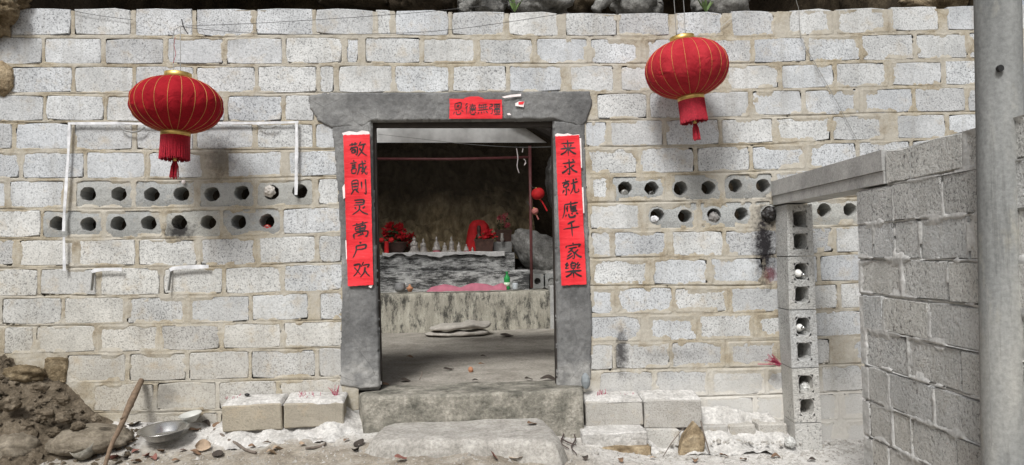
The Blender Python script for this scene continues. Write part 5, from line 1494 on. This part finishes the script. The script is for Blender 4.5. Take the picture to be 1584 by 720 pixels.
# porcelain figures
def figure(x, hpx, kind, label, wmul=1.0, Yo=0.0):
    s = FPX / (YS / F.y); hgt = hpx / s
    c = P(x, 391, YS + Yo); c.z = ztop + .02
    e = empty('statuette', c, (0, 0, random.uniform(-.4, .4))); tag(e, label, 'statuette', 'porcelain statuettes on the altar')
    hgt *= .92; w = hgt * .20 * wmul
    mb = MB()
    if kind == 0:      # standing robed figure
        mb.lathe([(w * .85, .10 * hgt), (w * .95, .16 * hgt), (w * .75, .4 * hgt), (w * .72, .55 * hgt), (w * .62, .68 * hgt), (w * .28, .76 * hgt), (w * .26, .79 * hgt), (w * .36, .84 * hgt), (w * .36, .90 * hgt), (w * .22, .95 * hgt), (w * .14, 1.0 * hgt), (w * .02, 1.03 * hgt)], 14, jit=.06)
        mb.tube([(-w * .6, -w * .1, .62 * hgt), (-w * .55, -w * .6, .48 * hgt), (0, -w * .8, .52 * hgt)], w * .2, 6)
        mb.tube([(w * .6, -w * .1, .62 * hgt), (w * .55, -w * .6, .48 * hgt), (0, -w * .8, .52 * hgt)], w * .2, 6)
    else:              # seated figure
        mb.lathe([(w * 1.25, .14 * hgt), (w * 1.35, .2 * hgt), (w * 1.1, .34 * hgt), (w * .7, .42 * hgt), (w * .72, .58 * hgt), (w * .55, .68 * hgt), (w * .25, .74 * hgt), (w * .25, .77 * hgt), (w * .36, .83 * hgt), (w * .34, .91 * hgt), (w * .18, .97 * hgt), (w * .03, 1.02 * hgt)], 14, jit=.06)
        mb.tube([(-w * .6, 0, .6 * hgt), (-w * .8, -w * .4, .42 * hgt), (0, -w * .9, .4 * hgt)], w * .2, 6)
        mb.tube([(w * .6, 0, .6 * hgt), (w * .8, -w * .4, .42 * hgt), (0, -w * .9, .4 * hgt)], w * .2, 6)
    mb.build('body', M_PORCELAIN, e, True)
    mb = MB(); mb.lathe([(w * 1.25, 0), (w * 1.3, .05 * hgt), (w * 1.15, .11 * hgt), (w * .9, .14 * hgt)], 16)
    mb.build('pedestal', M_PINK if kind == 1 else M_PORCELAIN, e, True)
figure(641, 26, 0, 'tall plain white statuette at the left end of the altar row', 1.5)
figure(655, 23, 0, 'slender white statuette, second from the left in the altar row', 1.3, .05)
figure(675.5, 26, 1, 'seated white statuette on a rose base in the altar row', 1.0)
figure(688, 16, 0, 'short white statuette right of the seated one', 1.5)
figure(698.5, 26, 0, 'taller white statuette in the middle of the altar row', 1.0, .05)
figure(710, 17, 0, 'short white statuette right of the tall middle one', 1.2)
figure(721.5, 13, 1, 'squat seated statuette beside the red draped figure', 1.3)
figure(731, 8, 0, 'tiny statuette in front of the red draped figure', 1.6)
# red draped figure
c = P(741, 391, YS + .25); c.z = ztop + .015
e = empty('draped_figure', c); tag(e, 'shrine figure draped in a bright red cloth on the altar', 'figure')
hgt = 50 / (FPX / (YS + .25)); w = hgt * .40
vs, fs = [], []
prof = [(1.05, 0), (1.0, .15), (.95, .4), (.86, .65), (.72, .85), (.45, .97), (.1, 1.0)]
NN = 40
for r, z in prof:
    for k in range(NN):
        a = 2 * math.pi * k / NN; front = max(0, -math.sin(a)) ** 6
        rr = w * r * (1 + .10 * math.sin(a * 9 + z * 2) * (1 - z)) * (1 - .45 * front * (z < .9))
        vs.append((rr * math.cos(a), rr * .75 * math.sin(a), z * hgt))
for i in range(len(prof) - 1):
    for k in range(NN): fs.append((i*NN + k, i*NN + (k+1) % NN, (i+1)*NN + (k+1) % NN, (i+1)*NN + k))
fs.append(tuple((len(prof) - 1) * NN + k for k in range(NN)))
mesh_obj('cloth', vs, fs, M_REDCLOTH, e, True)
mb = MB(); mb.lathe([(w * .30, 0), (w * .28, .35 * hgt), (w * .22, .52 * hgt), (w * .12, .58 * hgt), (w * .17, .66 * hgt), (w * .14, .78 * hgt), (.01, .82 * hgt)], 14, (0, -w * .45, 0)); mb.build('body', M_POT, e, True)
# potted flowers
def flowers(x, yb, Y, z, wpx, hpx, label, potmat=M_POT, petals=M_PETAL, potw=1.0, boxy=False, npet=90, poth=.3):
    s = FPX / (Y / F.y); w = wpx / s; h_ = hpx / s
    c = P(x, yb, Y); c.z = z
    e = empty('potted_flowers', c); tag(e, label, 'flowers')
    ph = h_ * poth; pw = w * .5 * potw
    mb = MB()
    if boxy:
        mb.hexa([(-pw*.85, -pw*.5, 0), (pw*.85, -pw*.5, 0), (pw*.85, pw*.5, 0), (-pw*.85, pw*.5, 0)], [(-pw, -pw*.6, ph), (pw, -pw*.6, ph), (pw, pw*.6, ph), (-pw, pw*.6, ph)])
        mb.box((-pw*1.06, -pw*.66, ph), (pw*1.06, pw*.66, ph*1.12))
    else:
        mb.lathe([(pw*.6, 0), (pw*.85, ph*.5), (pw*.9, ph*.85), (pw, ph*.88), (pw, ph), (pw*.85, ph)], 20)
    mb.build('pot', potmat, e, not boxy)
    for nm, mt, n, r0 in (('foliage', M_LEAFG, npet, .75), ('blooms', petals, int(npet * 2.2), .95)):
        vs, fs = [], []
        hubs = [(random.uniform(-.85, .85), random.uniform(-.5, .5), random.uniform(.25, 1.0) if nm == 'blooms' else random.uniform(.05, .8)) for _ in range(9)]
        for k in range(n):
            hx, hy, hz = random.choice(hubs)
            q = Vector((hx * w * .42 + random.gauss(0, w * .06), hy * w * .35 + random.gauss(0, w * .06), ph + hz * (h_ - ph) * .92 + random.gauss(0, w * .04)))
            d1 = Vector((random.gauss(0, 1), random.gauss(0, 1), random.gauss(0, 1))).normalized(); d2 = d1.orthogonal().normalized(); sz = w * (random.uniform(.08, .13) if nm == 'blooms' else random.uniform(.07, .12))
            b = len(vs); vs += [q, q + d1 * sz + d2 * sz * .5, q + d1 * sz * 1.8, q + d1 * sz - d2 * sz * .5]; fs.append((b, b+1, b+2, b+3))
        tag(mesh_obj(nm, vs, fs, mt, e), kind='stuff')
    return e
flowers(609, 391, YS + .1, ztop + .012, 44, 42, 'dark pot of red artificial flowers at the left end of the altar', npet=130, poth=.42)
flowers(629, 391, YS + .35, ztop + .012, 30, 34, 'smaller bunch of dark red flowers behind the tall plain statuette', npet=70)
flowers(749, 391, YS - .02, ztop + .012, 34, 32, 'brown planter box of red flowers in front of the draped figure', boxy=True, npet=80, poth=.55, potw=.85)
# grey block carrying the upper planter
a_, b_ = P(763, 391, YS + .12), P(792, 391, YS + .12)
hb = 17 / (FPX / YS)
rough_block('plinth_block', ((a_.x + b_.x) / 2, YS + .2, ztop), (b_.x - a_.x, .2, hb), 0, M_CONC, 'sooty grey block under the upper planter at the right end of the altar', 'block')
flowers(779, 374, YS + .2, ztop + hb, 25, 46, 'upper planter box with pink and red artificial flowers on the grey block', boxy=True, npet=40, poth=.36, petals=plain('pink_red_petals', (0.50, 0.10, 0.12), .6, .6, 60))
mb = MB(); c = P(776, 360, YS + .1); 
mb.lathe([(.02, 0), (.03, .03), (.018, .10), (.022, .12)], 12); o = mb.build('vase', M_PORCELAIN, None, True); o.location = (c.x, YS + .02, ztop + hb); tag(o, 'small white vase in front of the upper planter', 'vase')
# red candle holder with bows at the left
c = P(598, 394, YS - .16); e = empty('red_candle', (c.x, YS - .16, ztop + .018)); tag(e, 'bright red candle stand with two round bows at the left of the altar', 'candle')
s = FPX / YS
mb = MB(); mb.lathe([(3.8 / s, 0), (3.8 / s, .01), (3.2 / s, 17 / s), (3.6 / s, 18 / s)], 14); mb.build('stand', M_REDCLOTH, e, True)
for sg in (-1, 1):
    bm = bmesh.new(); bmesh.ops.create_icosphere(bm, subdivisions=2, radius=4.6 / s)
    for v in bm.verts: v.co = v.co * (1 + .12 * mnoise.noise(v.co * 40)); v.co.z *= .8
    m = bpy.data.meshes.new('bow'); bm.to_mesh(m); bm.free(); m.materials.append(M_REDCLOTH)
    o = link(bpy.data.objects.new('bow', m), e); o.location = (sg * 7.5 / s, 0, 20 / s)
# things on the lower tiers
def lathe_thing(name, x, y, Y, z, prof, mat, label, cat, n=20, parts=()):
    c = P(x, y, Y); mb = MB(); mb.lathe(prof, n); o = mb.build(name, mat, None, True); o.location = (c.x, Y, z)
    for nm, pf, mt in parts:
        mb = MB(); mb.lathe(pf, n); mb.build(nm, mt, o, True)
    return tag(o, label, cat)
lathe_thing('green_bottle', 784.5, 447, YA + .16, z_t1 + .012, [(.036, 0), (.040, .008), (.040, .10), (.038, .115), (.042, .13), (.042, .15), (.016, .19), (.014, .215), (.016, .217), (.016, .224)], M_GREENGLASS, 'green plastic drink bottle standing on the lowest altar tier', 'bottle', 20,
            (('label_band', [(.0412, .045), (.0412, .095)], plain('pale_label', (0.55, 0.65, 0.5), .5, .3, 40)), ('cap', [(.017, .214), (.017, .234), (.01, .235)], M_GREENGLASS)))
lathe_thing('glass_jar', 797, 448, YA + .2, z_t1 + .012, [(.035, 0), (.038, .01), (.038, .07), (.034, .085)], M_JAR, 'small clouded glass on the altar beside the green bottle', 'glass')
lathe_thing('incense_pot', 619, 452, YA + .16, z_t1 + .012, [(.04, 0), (.062, .02), (.072, .06), (.06, .10), (.064, .115), (.05, .115)], plain('grey_tin', (0.22, 0.22, 0.22), .5, .3, 20), 'dull grey incense pot at the left of the lowest altar tier', 'pot')
lathe_thing('oil_lamp', 634, 452, YA + .13, z_t1 + .012, [(.022, 0), (.03, .02), (.042, .035), (.046, .05), (.03, .06), (.01, .085), (.012, .095)], M_CARDBD, 'small orange oil lamp beside the grey incense pot', 'lamp')
# faded rose paper along the tier
xs = np.linspace(P(660, 448, YA + .12).x, P(783, 443, YA + .12).x, 70); vv = np.linspace(0, 1, 12)
X, V_ = np.meshgrid(xs, vv, indexing='ij')
tX = (X - xs[0]) / (xs[-1] - xs[0])
bul = (.028 + .05 * np.abs(np.sin(tX * 7.5)) * (.5 + fbm(X, X * 0, 5, 3, 3))) * np.minimum(1, np.minimum(tX, 1 - tX) * 14 + .3)
Z = z_t1 + .012 + bul * np.sin(V_ * math.pi) ** .7 + .012 * (fbm(X * 1.5, V_, 9, 3, 4) - .5) + .03 * tX * np.sin(V_ * math.pi)
Y = YA + .06 + V_ * .14 + .02 * (fbm(X, V_, 8, 3, 6) - .5)
o = np_mesh('rose_cloth', np.stack([X, Y, Z], -1).reshape(-1, 3), grid_faces(70, 12), M_ROSEPAPER); tag(o, 'crumpled faded rose paper strip lying along the lowest altar tier', 'cloth')
# folded sack on the floor
def sack(x0_, x1_, yb, thick, dep, Y, z, seed, mat, name, parent=None, rise=0.0):
    a, b = P(x0_, yb, Y), P(x1_, yb, Y); nx, na = 40, 14
    vs = []
    for i in range(nx):
        t = i / (nx - 1); X = a.x + (b.x - a.x) * t; e_ = min(1, math.sqrt(max(0, 1 - (2 * abs(t - .5)) ** 6)) + .02)
        tk = thick * (.75 + .5 * mnoise.noise(Vector((t * 4, seed, 0))) + .35 * t)
        for k in range(na):
            an = 2 * math.pi * k / na
            sq = lambda v: math.copysign(abs(v) ** .7, v)
            vs.append(Vector((X, Y + dep * .5 * sq(math.cos(an)) * e_, z + tk * .5 + tk * .5 * sq(math.sin(an)) * e_ + .02 * mnoise.noise(Vector((X * 7, an, seed))) + rise * t)))
    fs = [(i*na + k, i*na + (k+1) % na, (i+1)*na + (k+1) % na, (i+1)*na + k) for i in range(nx - 1) for k in range(na)]
    fs += [tuple(range(na))[::-1], tuple((nx - 1) * na + k for k in range(na))]
    return vs, fs
e = empty('folded_sack', PZ(710, 520, FLOOR_Z)); tag(e, 'folded grey cloth sack lying on the cave floor before the altar', 'sack')
Yk = PZ(705, 519, FLOOR_Z).y
v1, f1 = sack(657, 757, 519, .045, .40, Yk, FLOOR_Z + .008, 3, M_SACK, 'x')
mesh_obj('lower_fold', [v - e.location for v in v1], f1, M_SACK, e, True)
v1, f1 = sack(664, 760, 512, .085, .42, Yk + .04, FLOOR_Z + .055, 8, M_SACK, 'x', None, .03)
mesh_obj('upper_fold', [v - e.location for v in v1], f1, M_SACK, e, True)
# maroon frame of post and bar
e = empty('post_frame', (P(821, 443, YA + .3).x, YA + .3, z_t1)); tag(e, 'thin maroon steel post and crossbar standing on the altar', 'frame')
mb = MB(); mb.tube([P(822.5, 446, YA + .3) - e.location, P(819.5, 226, YA + .3) - e.location], .021, 10); mb.build('post', M_MAROON, e, True)
mb = MB(); mb.tube([P(560, 246, YA + .3) - e.location, P(700, 246.5, YA + .3) - e.location, P(820, 243.5, YA + .3) - e.location], .017, 10); mb.build('crossbar', M_MAROON, e, True)
# little lanterns tied to the post
def tiny_lantern(cx, cy, hw, hh, mat, label, tail):
    Y = YA + .22; s = FPX / (Y / F.y); c = P(cx, cy, Y)
    e = empty('small_lantern', c, (0, math.radians(-18), 0)); tag(e, label, 'lantern')
    prof = [(max(.004, hw / s * math.cos(t) ** .8), hh / s * math.sin(t)) for t in np.linspace(-1.45, 1.45, 14)]
    mb = MB(); mb.lathe(prof, 24, jit=.015); mb.build('shade', mat, e, True)
    for z in (hh / s, -hh / s):
        mb = MB(); mb.lathe([(.012, z - .008), (.014, z), (.012, z + .01)], 12); mb.build('cap', M_GOLD, e, True)
    mb = MB(); mb.tube([(0, 0, -hh / s), (tail[0] / s * .5, 0, -tail[1] / s * .5), (tail[0] / s, 0, -tail[1] / s)], .010, 6); mb.build('tassel', mat, e)
    mb = MB(); mb.tube([(0, 0, hh / s), (-.04, 0, .10), (-.06, .02, .16)], .004, 5); mb.build('cord', M_DARKWIRE, e)
tiny_lantern(832, 300, 10.5, 9, M_REDCLOTH, 'small bright red lantern tied to the maroon post', (5, 30))
tiny_lantern(827.5, 327, 5.5, 5, plain('faded_pink_paper', (0.5, 0.17, 0.15), .7, .2, 30), 'tiny faded pink lantern hanging under the small red one', (1, 14))
# hanging white plastic strings and wires inside
wire([(585, 208), (640, 214), (720, 223), (800, 228), (868, 227)], D + 1.2, .0022, 'thin wire strung across the cave behind the doorway top', M_WIRE)
wire([(799, 230), (801, 245), (800, 258), (803, 268)], D + 1.18, .004, 'long white plastic string dangling from the inner wire', M_OLDPAPER)
wire([(809, 230), (808, 236)], D + 1.18, .004, 'short white plastic string dangling from the inner wire', M_OLDPAPER)
wire([(810, 246), (813, 250), (811, 256), (814, 252)], D + 1.18, .003, 'knotted white string scrap beside the maroon post top', M_OLDPAPER)
# pale plank under the cave roof, dark rafter at its right
mb = MB()
Yp = D + 1.5
a = [P(x, y, Yp) for x, y in ((570, 221), (846, 221), (800, 190), (570, 194))]
bk = [v + Vector((0, .35, .06)) for v in a]
c = a[0].copy()
mb.add([v - c for v in a + bk], [(0, 1, 2, 3), (7, 6, 5, 4), (0, 4, 5, 1), (1, 5, 6, 2), (2, 6, 7, 3), (3, 7, 4, 0)])
o = mb.build('roof_plank', plain('pale_weathered_board', (0.60, 0.595, 0.58), .85, .25, 6, .3, 30)); o.location = c; tag(o, 'pale weathered roof board seen through the top of the doorway', 'board')
mb = MB(); a = [P(790, 184, Yp - .05), P(870, 226, Yp - .05)]
mb.tube([a[0] - a[0] + Vector((0, 0, .05)), a[1] - a[0] + Vector((0, 0, .05))], .05, 8); o = mb.build('rafter', M_WOODDARK); o.location = a[0]; tag(o, 'dark sloping rafter at the right end of the roof board', 'beam')
# rocks inside
def sheet_rock(x0, x1, yb, yt, Y, lean, amp, mat, seed, label, freq=1.6):
    a, b, c = P(x0, yb, Y), P(x1, yb, Y), P(x0, yt, Y)
    v, q = rock_sheet((0, 0, 0), tuple(b - a), (0, lean, c.z - a.z), 110, 80, amp, None, seed, freq, .55)
    # runnels of flowstone
    u = v[:, 0]; w = v[:, 2]
    v[:, 1] += .05 * np.abs(fbm(u + .25 * w, w * .22, 9, 3, seed) - .5) - .25 * amp
    o = np_mesh('rock', v, q, mat); o.location = a
    return tag(o, label, 'rock')
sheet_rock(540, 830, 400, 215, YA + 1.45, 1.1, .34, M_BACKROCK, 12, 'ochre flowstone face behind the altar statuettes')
for cx, cy, Yr, rad, mt, lab, sd_, tl in ((836, 398, YA + .98, (.48, .30, .24), M_GREYROCK, 'pale grey rock slope rising right of the altar', 13, .75), (845, 436, YA + 1.2, (.5, .6, .24), M_GREYROCK, 'low grey rock ledge behind the maroon post foot', 17, .1),
                                    (868, 290, YA + .9, (.15, .3, .45), M_GREYROCK, 'grey rock edge at the right behind the small red lantern', 15, -.2)):
    o = rock('rock', P(cx, cy, Yr), rad, mt, lab, sub=5, amp=.42, freq=2.6, seed=sd_)
    o.rotation_euler = (0, tl, .3)
# hollow block inside at the right, on end beside the post
q = P(842, 426, YA + .55); e_ = empty('hollow_block', (q.x, YA + .55, z_t1 + .0)); tag(e_, 'cement block with two round holes lying inside the cave at the right', 'block')
s = FPX / (YA + .55)
mb = MB(); Wb, Hb, r0 = .42, .20, .045
for hu in (-.095, .095):
    N = 16; sq, ci, dp = [], [], []
    for k in range(N):
        t = 2 * math.pi * (k + .5) / N; cu, cv = math.cos(t), math.sin(t); m = max(abs(cu), abs(cv))
        sq.append((hu + cu / m * .105, 0, .1 + cv / m * .1)); ci.append((hu + cu * r0, 0, .1 + cv * r0)); dp.append((hu + cu * r0 * .9, .15, .1 + cv * r0 * .9))
    fs = []
    for k in range(N):
        k2 = (k + 1) % N; fs += [(k, k2, N + k2, N + k), (N + k, N + k2, 2*N + k2, 2*N + k)]
    fs.append(tuple(2*N + k for k in range(N))); mb.add(sq + ci + dp, fs)
mb.box((-.20, .155, 0), (.20, .19, .2)); 
mb.add([(-.2, 0, .2), (.2, 0, .2), (.2, .19, .2), (-.2, .19, .2)], [(0, 1, 2, 3)]); mb.add([(-.2, 0, 0), (-.2, 0, .2), (-.2, .19, .2), (-.2, .19, 0)], [(0, 1, 2, 3)])
mb.build('shell', M_HOLLOW, e_)
foot_r, _ = (rough_block('stone_block', (P(857, 470, YA - .02).x + .05, YA + .1, FLOOR_Z - .02), (.2, .25, P(857, 440, YA).z - FLOOR_Z), 0, M_CONC, 'whitish upright stone block at the right end of the altar', 'block'), 0)
